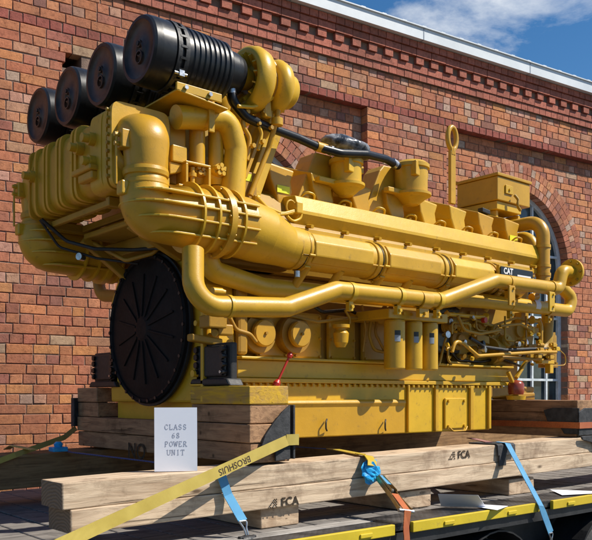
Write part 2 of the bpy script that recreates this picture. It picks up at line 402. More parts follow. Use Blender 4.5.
def letters(txt, c, right, up, size, mat, parent, name='lettering', bold=0., push=.002, sx=1.):
    cu = bpy.data.curves.new('t', 'FONT'); cu.body = txt; cu.size = size; cu.align_x = 'CENTER'; cu.align_y = 'CENTER'; cu.offset = bold; cu.resolution_u = 3
    to = bpy.data.objects.new('t', cu); C.objects.link(to)
    dg = bpy.context.evaluated_depsgraph_get(); dg.update()
    me = bpy.data.meshes.new_from_object(to.evaluated_get(dg))
    right = V(right).normalized(); up = V(up); up = (up-right*up.dot(right)).normalized(); nn = right.cross(up)
    mb = MB()
    mb.add([V(c)+right*v.co.x*sx+up*v.co.y+nn*push for v in me.vertices], [tuple(p.vertices) for p in me.polygons])
    bpy.data.objects.remove(to); bpy.data.curves.remove(cu); bpy.data.meshes.remove(me)
    ob = mb.build(name, mat, parent)
    return ob

# serif stroke letters for the typed notice
G = {'C': [[(.9,.75),(.7,.97),(.4,1),(.1,.7),(.1,.3),(.4,0),(.7,.03),(.9,.25)]], 'L': [[(.2,0),(.2,1)],[(.2,0),(.85,0),(.85,.2)]],
 'A': [[(.05,0),(.5,1),(.95,0)],[(.25,.35),(.75,.35)]], 'S': [[(.85,.78),(.6,1),(.3,.97),(.15,.75),(.3,.55),(.7,.45),(.85,.25),(.7,.03),(.4,0),(.13,.2)]],
 '6': [[(.8,.97),(.4,.8),(.18,.4),(.25,.08),(.5,0),(.78,.12),(.82,.35),(.6,.55),(.2,.4)]],
 '8': [[(.5,.52),(.22,.68),(.25,.92),(.5,1),(.75,.92),(.78,.68),(.5,.52),(.18,.3),(.22,.07),(.5,0),(.78,.07),(.82,.3),(.5,.52)]],
 'P': [[(.2,0),(.2,1),(.65,1),(.85,.8),(.85,.65),(.65,.48),(.2,.48)]], 'O': [[(.5,1),(.15,.8),(.08,.5),(.15,.2),(.5,0),(.85,.2),(.92,.5),(.85,.8),(.5,1)]],
 'W': [[(0,1),(.27,0),(.5,.9),(.73,0),(1,1)]], 'E': [[(.85,.82),(.85,1),(.2,1),(.2,0),(.88,0),(.88,.18)],[(.2,.52),(.65,.52)]],
 'R': [[(.2,0),(.2,1),(.65,1),(.83,.8),(.83,.68),(.65,.5),(.2,.5)],[(.5,.5),(.95,0)]], 'U': [[(.12,1),(.12,.3),(.3,.03),(.7,.03),(.88,.3),(.88,1)]],
 'N': [[(.15,0),(.15,1),(.85,0),(.85,1)]], 'I': [[(.5,0),(.5,1)]], 'T': [[(.05,.82),(.05,1),(.95,1),(.95,.82)],[(.5,0),(.5,1)]]}
SER = {'L': [(.2,1)], 'A': [(.05,0),(.95,0)], 'P': [(.2,0)], 'W': [(0,1),(1,1)], 'R': [(.2,0),(.97,0)], 'U': [(.12,1),(.88,1)], 'N': [(.15,0),(.85,1),(.15,1)], 'I': [(.5,0),(.5,1)], 'T': [(.5,0)]}
def serif_text(mb, txt, c, right, up, h, w, gap, th):
    right = V(right).normalized(); up = V(up).normalized(); nn = right.cross(up)
    x = -(len(txt)*w+(len(txt)-1)*gap)/2
    def q(p): return V(c)+right*(x+p[0]*w)+up*((p[1]-.5)*h)+nn*.0015
    for ch in txt:
        for st in G[ch]:
            for a, b in zip(st, st[1:]):
                mb.obox((q(a)+q(b))/2, q(b)-q(a), nn.cross(q(b)-q(a)), nn, (q(b)-q(a)).length+th*.6, th, .0006)
        for p in SER.get(ch, []): mb.obox(q(p), right, up, nn, w*.42, th*.7, .0007)
        x += w+gap
# ------------------------------------------------------------------ world, sun, camera
SUN_EL, SUN_AZ = 49., -45.          # azimuth of the sun as a world angle from +X (negative: towards the camera side)
sd = V((math.cos(R(SUN_EL))*math.cos(R(SUN_AZ)), math.cos(R(SUN_EL))*math.sin(R(SUN_AZ)), math.sin(R(SUN_EL))))
w = bpy.data.worlds.new('World'); sc.world = w; w.use_nodes = True
nt = w.node_tree; bg = nt.nodes['Background']
sky = N(nt, 'ShaderNodeTexSky'); sky.sky_type = 'NISHITA'; sky.sun_disc = False
sky.sun_elevation = R(SUN_EL); sky.sun_rotation = PI/2-R(SUN_AZ); sky.air_density = 1.0; sky.dust_density = .4; sky.ozone_density = 2.5
tc = N(nt, 'ShaderNodeTexCoord'); mp = N(nt, 'ShaderNodeMapping'); mp.inputs['Scale'].default_value = (1.5, 1.5, 3.2); mp.inputs['Location'].default_value = (2.3, 1.1, .1)
nt.links.new(tc.outputs['Generated'], mp.inputs[0])
cn = N(nt, 'ShaderNodeTexNoise', Scale=3.1, Detail=11, Roughness=.6, Distortion=.35); nt.links.new(mp.outputs[0], cn.inputs[0])
# clouds gather in the northern half of the sky, the rest is mostly clear
dt = N(nt, 'ShaderNodeVectorMath', operation='DOT_PRODUCT'); dt.inputs[1].default_value = (.47, .76, .44); nt.links.new(tc.outputs['Generated'], dt.inputs[0])
bi = N(nt, 'ShaderNodeMapRange'); bi.inputs[1].default_value = .2; bi.inputs[2].default_value = 1; bi.inputs[3].default_value = -.12; bi.inputs[4].default_value = .10; nt.links.new(dt.outputs['Value'], bi.inputs[0])
ad = N(nt, 'ShaderNodeMath', operation='ADD'); nt.links.new(cn.outputs['Fac'], ad.inputs[0]); nt.links.new(bi.outputs[0], ad.inputs[1])
cr = ramp(nt, [(.565, (0, 0, 0)), (.77, (1, 1, 1))]); nt.links.new(ad.outputs[0], cr.inputs[0])
hs = N(nt, 'ShaderNodeHueSaturation'); hs.inputs['Saturation'].default_value = 1.32; hs.inputs['Value'].default_value = 1.75; nt.links.new(sky.outputs[0], hs.inputs['Color'])
mx = N(nt, 'ShaderNodeMix', data_type='RGBA'); mx.inputs[7].default_value = (13.5, 14.2, 15, 1)
mc = N(nt, 'ShaderNodeMath', operation='MULTIPLY'); mc.inputs[1].default_value = .85; nt.links.new(cr.outputs[0], mc.inputs[0])
nt.links.new(mc.outputs[0], mx.inputs[0]); nt.links.new(hs.outputs[0], mx.inputs[6]); nt.links.new(mx.outputs[2], bg.inputs[0])
bg.inputs[1].default_value = .05
sl = bpy.data.lights.new('sun', 'SUN'); sl.energy = 5.0; sl.angle = R(.5); sl.color = (1, .94, .84)
so = bpy.data.objects.new('sun', sl); C.objects.link(so); so.rotation_euler = sd.to_track_quat('Z', 'Y').to_euler()
cd = bpy.data.cameras.new('camera'); co = bpy.data.objects.new('camera', cd); C.objects.link(co); sc.camera = co
cd.sensor_fit = 'HORIZONTAL'; cd.sensor_width = 36; cd.lens = 36*F/592
cd.shift_y = (395-270)/592.; cd.clip_end = 500; cd.clip_start = .05
co.location = (CAM[0], CAM[1], CZ)
fwv = V((FW[0], FW[1], 0)).normalized()
co.rotation_euler = (R(90), 0, math.atan2(-fwv.x, fwv.y))
sc.view_settings.view_transform = 'Standard'; sc.view_settings.look = 'None'; sc.view_settings.gamma = 1; sc.view_settings.exposure = 0.35
sc.render.engine = 'CYCLES'

# ------------------------------------------------------------------ ground
g = MB().box(-150, 150, -150, 150, -1.75, -1.65).build('ground', 'asphalt'); tag(g, kind='structure')

# ------------------------------------------------------------------ brick building
bld = empty('brick_building', wl(3.5, -1.65, .3), 'old red brick building with arched windows and a toothed cornice under a white gutter edge', 'building')
PAL = [((.53, .225, .105), 6), ((.47, .19, .095), 5), ((.39, .16, .095), 2.2), ((.61, .275, .11), 3), ((.52, .28, .155), 2), ((.47, .34, .21), .5), ((.28, .135, .09), .7)]
PALH = [((.50, .215, .11), 5), ((.45, .185, .10), 4), ((.38, .165, .11), 2), ((.58, .27, .13), 2.2), ((.53, .31, .20), 2.6), ((.50, .37, .26), 1.4), ((.29, .145, .11), .6)]
def pick(pal, rng=random):
    t = rng.random()*sum(w_ for _, w_ in pal)
    for c, w_ in pal:
        t -= w_
        if t <= 0: break
    k = rng.uniform(.9, 1.1)
    return tuple(x*k*m_*rng.uniform(.95, 1.05) for x, m_ in zip(c, (1.02, .955, 1.02)))
def brick_at(mb, u0, u1, v0, v1, d, depth, col, jit=.0025):
    a = .004
    d = d+random.uniform(-jit, jit)
    j = [random.uniform(-.0032, .0032) for _ in range(8)]
    q = [(u0+j[0], v0+j[1]), (u1+j[2], v0+j[3]), (u1+j[4], v1+j[5]), (u0+j[6], v1+j[7])]
    inn = [(q[0][0]+a, q[0][1]+a), (q[1][0]-a, q[1][1]+a), (q[2][0]-a, q[2][1]-a), (q[3][0]+a, q[3][1]-a)]
    vs = [wl(x, y, d) for x, y in inn]+[wl(x, y, d+.004) for x, y in q]+[wl(x, y, d+depth) for x, y in q]
    fs = [(0,1,2,3)]+[(i, (i+1) % 4, (i+1) % 4+4, i+4) for i in range(4)]+[(i+4, (i+1) % 4+4, (i+1) % 4+8, i+8) for i in range(4)]
    mb.add(vs, fs); mb.col += [col]*12
WINS = [1.99, 6.235]; RW, VC = 1.0, 1.745
PANELS = [(.62, 3.61), (4.85, 8.6)]; PTOP = 3.30; VTOP = 3.745; CH = .089
RD = .11
bw = MB(); bw.col = []
def panel_of(u, v):
    if v > PTOP: return None
    for i, (a, b) in enumerate(PANELS):
        if a <= u <= b: return i
    return None
def inwin(u, v, r):
    for uc in WINS:
        if abs(u-uc) < r and v < VC: return True
        if v >= VC and (u-uc)**2+(v-VC)**2 < r*r: return True
    return False
row = 0; v1 = VTOP
while v1 > -1.65:
    v0 = v1-CH
    hdr = row % 2 == 0
    toprow = (row == 4)
    vm = (v0+v1)/2
    # horizontal zones
    cuts = [-3.5]
    if vm < PTOP:
        for a, b in PANELS: cuts += [a, b]
    cuts.append(10.)
    for zi in range(len(cuts)-1):
        a, b = cuts[zi], cuts[zi+1]
        rec = panel_of((a+b)/2, vm) is not None
        d = RD if rec else 0
        u = a + ((-(.1175 if hdr else .235)*(.5 if row % 4 > 1 else .25)) if zi == 0 else 0)
        if not hdr and zi: u = a-.0
        first = True
        while u < b-.03:
            L = .1175 if (hdr or random.random() < .16) else .235
            if zi and first and hdr: L = .176
            if hdr and random.random() < .10 and not toprow: L = .235
            first = False
            e = min(u+L, b)
            if b-e < .05: e = b
            cu_ = (u+e)/2
            skip = rec and inwin(cu_, vm, RW+.17) and not (vm < VC and not inwin(cu_, vm, RW+.06))
            if rec and vm < VC:
                skip = False
                for uc in WINS:
                    lo, hi = uc-RW, uc+RW
                    if u < hi and e > lo:
                        if e <= hi and u >= lo: skip = True
                        elif u < lo: e = min(e, lo) if e > lo else e
                if not skip:
                    uu, ee = u, e
                    for uc in WINS:
                        lo, hi = uc-RW, uc+RW
                        if uu >= lo and uu < hi and ee > hi: uu = hi
                        if uu < lo and ee > lo: ee = lo
                    if vm < -.62: skip = False
                    if ee-uu > .02: brick_at(bw, uu+.004, ee-.004, v0+.004, v1-.004, d, .13 if rec else .115, pick(PALH if ee-uu < .15 else PAL))
                elif vm < -.62:
                    brick_at(bw, u+.004, e-.004, v0+.004, v1-.004, d, .1, pick(PAL))
                u = u+L if e < b else b
                continue
            # the hole knocked in the wall
            hole = (.07 < cu_ < .29 and 2.985 < vm < 3.165)
            if not skip and not hole:
                L_ = e-u
                col = pick(PALH if L_ < .15 else PAL)
                if toprow: col = tuple(x*y for x, y in zip((.33, .10, .075), [random.uniform(.85, 1.15)]*3))
                if u < 1.2 and col[2] > .2 and random.random() < .6: col = pick(PAL[:4])
                brick_at(bw, u+.004, e-.004, v0+.004, v1-.004, d, .115, col)
            u = e
    v1 = v0; row += 1
# voussoir rings over the windows
for uc in WINS:
    for ring in range(3):
        r0 = RW+ring*.108+.004; r1 = r0+.100; n = int(PI*(r0+.05)/.082)
        for k in range(n):
            a0 = PI*k/n+.0045/r0; a1 = PI*(k+1)/n-.0045/r0
            q = [(uc+r*math.cos(a), VC+r*math.sin(a)) for r, a in ((r0, a0), (r0, a1), (r1, a1), (r1, a0))]
            col = pick(PALH); d = RD-.006+random.uniform(-.002, .002)
            vs = [wl(x, y, d) for x, y in q]+[wl(x, y, d+.17) for x, y in q]
            bw.add(vs, [(3,2,1,0), (0,1,5,4), (1,2,6,5), (2,3,7,6), (3,0,4,7)]); bw.col += [col]*8
bw.build('brick_face', 'brick', bld)
# cornice courses
cb = MB(); cb.col = []
def cbrick(u0, u1, v0, v1, d):
    k = random.uniform(.8, 1.15)
    c = (.45*k, .155*k, .105*k)
    a = [wl(x, y, z) for z in (d, .02) for x, y in ((u0, v0), (u1, v0), (u1, v1), (u0, v1))]
    cb.add(a, [(0,1,2,3), (7,6,5,4), (0,4,5,1), (1,5,6,2), (2,6,7,3), (3,7,4,0)]); cb.col += [c]*8
def course(v0, v1, d, L, gap=.008):
    u = -3.5+random.random()*.05
    while u < 10:
        cbrick(u, u+L-gap, v0, v1, d+random.uniform(-.002, .002)); u += L
course(VTOP+.004, VTOP+.082, -.028, .1175)
course(VTOP+.092, VTOP+.172, -.04, .235)
course(VTOP+.180, VTOP+.258, -.065, .235, .12)
course(VTOP+.266, VTOP+.345, -.078, .235)
course(VTOP+.352, VTOP+.425, -.098, .1175)
cb.build('cornice', 'brick', bld)
mt = MB()
def wbox(mb, u0, u1, v0, v1, d0, d1):
    p = [wl(u, v, d) for v in (v0, v1) for u, d in ((u0, d0), (u1, d0), (u1, d1), (u0, d1))]
    mb.hexa(p)
HU0, HU1, HV0, HV1 = .07, .29, 2.985, 3.165
wbox(mt, -3.5, HU0, -1.65, PTOP, .0065, .4); wbox(mt, HU1, PANELS[0][0]-.006, -1.65, PTOP, .0065, .4)
wbox(mt, HU0+.0005, HU1-.0005, -1.65, HV0, .0065, .4); wbox(mt, HU0+.0005, HU1-.0005, HV1, PTOP, .0065, .4); wbox(mt, HU0-.02, HU1+.02, HV0-.02, HV1+.02, .401, .44)
wbox(mt, PANELS[0][1]+.006, PANELS[1][0]-.006, -1.65, PTOP, .0065, .4)
wbox(mt, PANELS[1][1]+.006, 10, -1.65, PTOP, .0065, .4)
wbox(mt, -3.5, 10, PTOP+.006, VTOP+.002, .0068, .42)
wbox(mt, -3.5, 10, VTOP+.003, VTOP+.43, -.022, .42)
for (a, b), uc in zip(PANELS, WINS):
    wbox(mt, a-.004, uc-RW-.004, -1.65, VC, RD+.0065, .41)
    wbox(mt, uc+RW+.004, b+.004, -1.65, VC, RD+.0065, .41)
    wbox(mt, uc-RW-.003, uc+RW+.003, -1.65, -.62, RD+.0072, .41)
    wbox(mt, a-.004, uc-RW-.05, VC+.0005, PTOP+.005, RD+.0065, .41)
    wbox(mt, uc+RW+.05, b+.004, VC+.0005, PTOP+.005, RD+.0065, .41)
    n = 60
    for k in range(n):
        u0 = uc-RW-.05+(2*RW+.1)*k/n; u1 = uc-RW-.05+(2*RW+.1)*(k+1)/n
        um = abs((u0+u1)/2-uc); vv = VC+math.sqrt(max(0, (RW+.02)**2-um*um))
        wbox(mt, u0, u1, vv, PTOP+.005, RD+.0065, .41)
mt.build('mortar', 'mortar', bld)
# gutter fascia and slates
fa = MB(); wbox(fa, -3.6, 10.1, VTOP+.432, VTOP+.565, -.16, .1)
fa.build('roof_fascia', 'steelroof', bld)
fa = MB(); wbox(fa, -3.6, 10.1, VTOP+.567, VTOP+.580, -.18, .1)
for i in range(46): wbox(fa, -3.5+i*.3, -3.44+i*.3, VTOP+.582, VTOP+.592, -.17, .0)
fa.build('gutter_lip', 'steelroof', bld)
fa = MB()
for i in range(8): wbox(fa, -3.0+i*1.83, -2.985+i*1.83, VTOP+.43, VTOP+.566, -.1625, -.1)
fa.build('fascia_joint', 'blueplate', bld)
rf = MB(); p = [wl(u, v, d) for (v, d) in ((VTOP+.50, .11), (VTOP+2.2, 4)) for u in (-3.6, 10.1)]
rf.hexa([p[0], p[1], p[1]-V((0,0,.05)), p[0]-V((0,0,.05)), p[2], p[3], p[3]-V((0,0,.05)), p[2]-V((0,0,.05))]).build('roof', 'slate', bld)
for uc in WINS:
    wn = MB(); D0 = RD+.14
    m_ = []
    vb = -.61
    poly = [(uc-RW, vb), (uc+RW, vb)]+[(uc+RW*math.cos(PI*k/40), VC+RW*math.sin(PI*k/40)) for k in range(41)]
    gl = MB(); gl.add([wl(x, y, D0+.03) for x, y in poly], [tuple(range(len(poly)))])
    # outer frame
    N_ = 40
    for r0, r1, d0 in ((RW-.055, RW+.01, D0-.02),):
        for k in range(N_):
            a0, a1 = PI*k/N_, PI*(k+1)/N_
            q = [(uc+r*math.cos(a), VC+r*math.sin(a)) for r, a in ((r0, a0), (r1, a0), (r1, a1), (r0, a1))]
            wn.hexa([wl(x, y, d0) for x, y in q]+[wl(x, y, d0+.045) for x, y in q])
    wbox(wn, uc-RW-.005, uc-RW+.055, vb, VC, D0-.02, D0+.025); wbox(wn, uc+RW-.055, uc+RW+.005, vb, VC, D0-.02, D0+.025)
    wbox(wn, uc-RW, uc+RW, vb-.01, vb+.06, D0-.021, D0+.024)
    for k in range(1, 7):
        u = uc-RW+2*RW*k/7; top = VC+math.sqrt(max(0, (RW-.03)**2-(u-uc)**2))
        wbox(wn, u-.016, u+.016, vb+.02, top, D0-.012, D0+.022)
    for v in (-.22, .21, .64, 1.07, 1.50, 1.93, 2.36):
        h = RW-.03 if v < VC else math.sqrt((RW-.03)**2-(v-VC)**2)
        wbox(wn, uc-h, uc+h, v-.016, v+.016, D0-.010, D0+.020)
    f_ = wn.build('window', 'whiteframe', bld)
    gl.build('pane', 'glass', f_)

# ------------------------------------------------------------------ trailer
ZD = -.70
tr = empty('trailer', (1, 0, -1.65), 'low black flatbed trailer with yellow edge rail and weathered plank deck under the engine', 'trailer')
dk = MB(); x = -7
while x < 8:
    dz = random.uniform(-.004, .001)
    dk.box(x, x+.172, -1.08, 1.55, ZD-.05, ZD+dz); x += .185
dk.build('deck_planks', 'deckwood', tr, .004, 1)
pl = MB(); xx = -7
for L in (2.6, 2.9, 2.23):
    for y0 in (-1.19,): pl.box(xx, xx+L-.01, y0, y0+.104, ZD-.05, ZD+random.uniform(-.002, .004))
    xx += L
pl.build('edge_planks', 'deckpale', tr, .004, 1)
MB().box(xx, 8, -1.33, -1.086, ZD-.04, ZD+.002).build('tread_plate', 'tread', tr)
MB().box(-7, xx-.004, -1.33, -1.196, ZD-.04, ZD+.001).build('tread_plate', 'tread', tr)
MB().box(-7, 8, -1.335, 1.56, ZD-.12, ZD-.052).build('bed_frame', 'chassis', tr)
cx = [at(413, 520, Y=-1.36).x, at(395, 520, Y=-1.36).x, at(539.5, 500, Y=-1.36).x, at(553, 500, Y=-1.36).x]
segs = [(-7, -4.2), (-4.13, -1.15), (-1.08, cx[1]), (cx[0], cx[2]), (cx[3], cx[3]+1.7), (cx[3]+1.8, 8)]
for a, b in segs:
    rr = MB().box(a, b, -1.362, -1.337, ZD-.054, ZD+.004).build('side_rail', 'railyellow', tr, .004)
    n = max(1, int((b-a)/.42)); hk = MB()
    for k in range(n):
        xk = a+(b-a)*(k+.5)/n
        hk.box(xk-.045, xk+.045, -1.371, -1.3625, ZD-.042, ZD-.018)
    hk.build('rope_hook', 'railyellow', rr, .006)
MB().box(-7, 8, -1.0, -.86, ZD-.42, ZD-.121).build('chassis_beam', 'chassis', tr, .01)
MB().box(-7, 8, .8, .95, ZD-.42, ZD-.121).build('chassis_beam', 'chassis', tr, .01)
for xw in (1.70, 3.06, 4.42):
    for s_, yw in ((-1, -1.17), (1, 1.2)):
        T = MB().lathe([(.20, -.13), (.33, -.13), (.365, -.10), (.37, -.03), (.37, .03), (.365, .10), (.33, .13), (.20, .13)], (xw, yw, -1.28), (0, 1, 0), 40)
        wh = T.build('wheel', 'tyre', tr)
        MB().lathe([(.0, -.09), (.08, -.10), (.09, -.06), (.19, -.05), (.205, -.125), (.205, .12), (0, .1)], (xw, yw, -1.28), (0, 1, 0), 32).build('rim', 'chassis', wh)
    # wing over the wheel
    mg = MB(); n = 14
    for k in range(n):
        a0, a1 = PI*(.08+.84*k/n), PI*(.08+.84*(k+1)/n)
        q = [(xw+r*math.cos(a), -1.28+r*math.sin(a)) for r, a in ((.43, a0), (.44, a0), (.44, a1), (.43, a1))]
        mg.hexa([(x, -1.31, z) for x, z in q]+[(x, -1.02, z) for x, z in q])
    mg.build('mudguard', 'chassis', tr)
MB().cyl((1.9, -1.0, -1.28), (1.9, 1.0, -1.28), .03, 10).build('axle', 'chassis', tr)

# ------------------------------------------------------------------ timbers
def timber(name, x0, x1, y0, y1, z0, z1, mat, label, group, bev=.006, cat='timber', warp=.004):
    m_ = MB()
    # slightly irregular sawn timber: several sections along its long axis
    ax = 0 if (x1-x0) > (y1-y0) else 1
    L = (x1-x0) if ax == 0 else (y1-y0); n = max(2, int(L/.18))
    vs = []
    for i in range(n+1):
        t = i/n
        for a, b in ((0, 0), (1, 0), (1, 1), (0, 1)):
            j = [random.uniform(-warp, warp)*.5 for _ in range(2)]
            if ax == 0: vs.append((x0+L*t, (y0, y1)[a]+j[0], (z0, z1)[b]+(j[1] if b else -abs(j[1])*.0)))
            else: vs.append(((x0, x1)[a]+j[0], y0+L*t, (z0, z1)[b]+(j[1] if b else 0)))
    fs = [(3,2,1,0), (4*n, 4*n+1, 4*n+2, 4*n+3)]
    for i in range(n):
        for k in range(4): fs.append((4*i+k, 4*i+(k+1) % 4, 4*i+4+(k+1) % 4, 4*i+4+k))
    m_.add(vs, fs)
    o = m_.build(name, mat, None, bev, 2)
    return tag(o, label, cat, group)
GB = 'long timbers lying along the trailer'
ub = timber('long_timber', -1.02, 5.2, -1.026, -.80, -.480, -.362, 'beam', 'upper pale weathered long timber along the near side of the trailer, stamped with dark letters', GB, .006, warp=.003)
def pixel_mark(o, c, s):          # the stepped dot mark stamped before the letters
    m_ = MB()
    for i in range(5):
        for k in range(i+1 if i < 3 else 4):
            if (i+k) % 4 == 3 and i < 4: continue
            x = c.x+i*s; z = c.z+k*s*1.0
            m_.box(x, x+s*.62, c.y-.0004, c.y+.0004, z, z+s*.62)
    m_.build('stamp', 'stamp', o)
def btop(x): return -.366+.0125*x
lb = timber('long_timber', -.985, 5.2, -1.032, -.80, -.588, -.4815, 'beam', 'lower pale weathered long timber directly under the stamped one', GB, .006, warp=.003)
for o_ in (ub, lb): o_.rotation_euler.y = -.0125; o_.location.z += .022
let_dz = V((0, 0, -.022))
p_ = at(290, 501.5, Y=-1.0355)
letters('FCA', p_, (1,0,0), (0,0,1), 0.066, 'stamp', lb, 'stamp', .0018, push=.0005)
pixel_mark(lb, p_+V((-0.066*2.25, 0, -0.066*.34)), 0.066*.2)
p_ = at(464, 454, Y=-1.0295)+let_dz
letters('FCA', p_, (1,0,0), (0,0,1), 0.068, 'stamp', ub, 'stamp', .0018, push=.0005)
pixel_mark(ub, p_+V((-0.068*2.25, 0, -0.068*.34)), 0.068*.2)
p_ = at(572, 464, Y=-1.0295)+let_dz*1.5
letters('FCA', p_, (1,0,0), (0,0,1), 0.066, 'stamp', ub, 'stamp', .0018, push=.0005)
pixel_mark(ub, p_+V((-0.066*2.25, 0, -0.066*.34)), 0.066*.2)
fb_ = timber('long_timber', -2.9, 6.6, .70, .98, -.585, -.37, 'brownbeam', 'dark brown long timber along the far side of the trailer near the wall', GB, .008)
fb_.rotation_euler.y = -.0125; fb_.location.z += .022
GC = 'cross timbers packed under the long timbers'
for x0, x1, lab in ((at(261, 500, Y=-1.0).x, at(299, 500, Y=-1.0).x, 'short pale packing timber on the deck below the stack with the yellow top block'),
                    (at(400, 500, Y=-1.0).x, at(431, 500, Y=-1.0).x, 'short pale packing timber on the deck right of the orange ratchet strap'),
                    (at(509, 490, Y=-1.0).x, at(534, 490, Y=-1.0).x, 'short pale packing timber on the deck beside the light blue strap')):
    timber('packing_timber', x0, x1, -1.0, 1.0, ZD+.002, -.588, 'packing', lab, GC, cat='timber')
GS = 'timber blocks stacked under the engine'
lv = [.05, -.05, -.15, -.25, -.355]
X0b, X1b = 0., .262
nmz = ['top', 'second', 'third', 'bottom']
wob = [(0, 0), (.008, .006), (-.004, -.006), (.006, .0)]
labs = ['brown timber block with yellow painted faces on top of the near stack', 'plain brown timber block just under the yellow painted one',
        'brown timber block third from the top of the near stack, half behind the black plate', 'lowest brown timber block of the near stack, crossed by the yellow strap']
for i in range(4):
    timber('timber_block', X0b+wob[i][0], X1b+wob[i][0], -1.005+wob[i][1], -.45, lv[i+1]+.002, lv[i]-.002, 'blocky' if i == 0 else 'block', labs[i], GS, .005, 'timber block')
labs = ['topmost brown timber block of the far stack, left of the black round cover', 'second brown timber block of the far stack, lying directly on the long cross timbers']
for i in range(2):
    timber('timber_block', X0b+wob[i][0], X1b, .70, 1.0+wob[i][1], lv[i+1]+.002, lv[i]-.002, 'block', labs[i], GS, .005, 'timber block')
for i in (2, 3):
    o = timber('cross_timber', X0b+wob[i][0], X1b, -.44, 1.0, lv[i+1]+.002, lv[i]-.002, 'block',
           ['long brown cross timber running from the far stack behind the white notice', 'lowest long brown cross timber behind the notice, with dark stamped letters'][i-2], GS, .005, 'timber')
    if i == 3: letters('NO', at(137, 452, X=-.001), (0,-1,0), (0,0,1), .14, 'stamp', o, 'stamp', .002, push=.004)
for o_, (z0, z1), (y0, y1), x0 in ((ub, (-.478, -.364), (-1.022, -.804), -1.0205), (lb, (-.586, -.4835), (-1.028, -.804), -.9855)):
    MB().box(x0-.0008, x0+.0005, y0, y1, z0, z1).build('end_grain', 'endgrain', o_, .0)
GR = 'cross timbers stacked at the far end of the engine'
for i, (a, b) in enumerate(((-.042, -.134), (-.136, -.228), (-.230, -.322))):
    timber('cross_timber', 3.14+(0, .006, -.004)[i], 3.62, -1.0+(0, .004, .006)[i], 1.0, b, a, 'block' if i else 'block',
           ['top brown cross timber beyond the engine end, below the window', 'middle brown cross timber beyond the engine end, bound by the orange strap', 'lowest brown cross timber beyond the engine end, on the stamped long timber'][i], GR, .005, 'timber')

# ------------------------------------------------------------------ plates, straps, notice, papers
def ribbon(mb, pts, w, nrm, th=.004, side=None):
    pts = [V(p) for p in pts]
    nr = [V(n) for n in nrm] if isinstance(nrm, list) else [V(nrm)]*len(pts)
    vs = []
    for i, p in enumerate(pts):
        d = (pts[min(i+1, len(pts)-1)]-pts[max(i-1, 0)]).normalized()
        n = nr[i]; s_ = d.cross(n).normalized() if side is None else V(side).normalized()
        n = s_.cross(d).normalized()
        vs += [p-s_*w/2-n*th/2, p+s_*w/2-n*th/2, p+s_*w/2+n*th/2, p-s_*w/2+n*th/2]
    k = len(pts); fs = [(3,2,1,0), (4*k-4, 4*k-3, 4*k-2, 4*k-1)]
    for i in range(k-1):
        for j in range(4): fs.append((4*i+j, 4*i+(j+1) % 4, 4*i+4+(j+1) % 4, 4*i+4+j))
    return mb.add(vs, fs)
def atz(px, py, z):
    t = z*F/(HY-py); a = ray(px); return V((CAM[0]+a[0]*t, CAM[1]+a[1]*t, z))
# rubber corner plate on the near stack
pp = [at(a, b, Y=-1.02) for a, b in ((289, 405), (289, 459), (274.5, 461), (274.5, 449), (259, 450), (264, 436), (271, 425), (281, 412))]
pm = MB(); pm.prism([(p.x, p.z) for p in pp], 'y', -1.032, -1.018)
pm.box(X1b+.012, X1b+.026, -1.03, -.8, pp[1].z, pp[0].z)
tag(pm.build('corner_protector', 'rubber', None, .003), 'black rubber corner sheet under the yellow strap on the near timber stack', 'corner protector', 'black rubber corner sheets')
pm = MB(); pm.box(-.03, .24, 1.012, 1.03, -.22, -.02); pm.box(-.035, -.022, .985, 1.03, -.22, -.02)
tag(pm.build('corner_protector', 'rubber', None, .003), 'black rubber sheet on the outer side of the far timber stack', 'corner protector', 'black rubber corner sheets')
# yellow strap with lettering
A = at(287, 440.5, Y=-1.045); B = at(-60, 600, Y=-1.39)
m_ = MB(); ribbon(m_, [B, A], .056, (0, -1, .12), .004); m_.box(A.x-.004, X1b+.036, -1.047, -1.043, A.z-.026, A.z+.032)
ribbon(m_, [V((X1b+.036, -1.045, A.z)), V((X1b+.036, -.5, A.z+.03))], .056, (1, 0, 0), .004)
st = tag(m_.build('tie_down_strap', 'strapy'), 'yellow webbing strap with dark lettering running diagonally down to the left', 'strap', 'tie down straps')
dS = (A-B).normalized(); Tc = at(229.5, 468, Y=A.y+(B.y-A.y)*((287-229)/347.)*.62)
t_ = (Tc-B).dot(dS); Tc = B+dS*t_
sS = dS.cross(V((0, -1, .12))).normalized()
letters('BROSHUIS', Tc+sS*.003, -dS, sS if sS.z < 0 else -sS, .045, 'stamp', st, 'lettering', .0006, push=.0028, sx=1.12)
# dark blue strap across from far side to the left light blue strap
m_ = MB(); ribbon(m_, [at(58, 447, Y=.78), at(70, 452, Y=.66), at(150, 461.5, X=-.12), at(216, 473, Y=-1.0), at(222, 477, Y=-1.045)], .028, (0, -.3, 1), .004)
s1 = m_.build('tie_down_strap', 'strapd'); tag(s1, 'thin dark blue strap stretched behind the white notice', 'strap', 'tie down straps')
m_ = MB(); ribbon(m_, [V((-.12-.35, .62, -.345)), V((-.5, .9, -.33)), V((-.5, 1.0, -.36))], .045, (0, 0, 1), .005)
ribbon(m_, [at(-40, 476, Y=.66), at(15, 455, Y=.68), at(64, 437.5, Y=.9), at(76, 428, Y=1.04)], .035, (.2, -1, .3), .004)
tag(m_.build('tie_down_strap', 'strapy'), 'olive shaded yellow strap over the brown far timber at the left edge', 'strap', 'tie down straps')
m_ = MB(); p = at(57, 447, Y=.68); m_.box(p.x-.05, p.x+.05, .62, .70, -.366, -.335); m_.lathe([(0, 0), (.025, 0), (.03, .02), (.018, .035), (0, .036)], (p.x, .66, -.337), n=14)
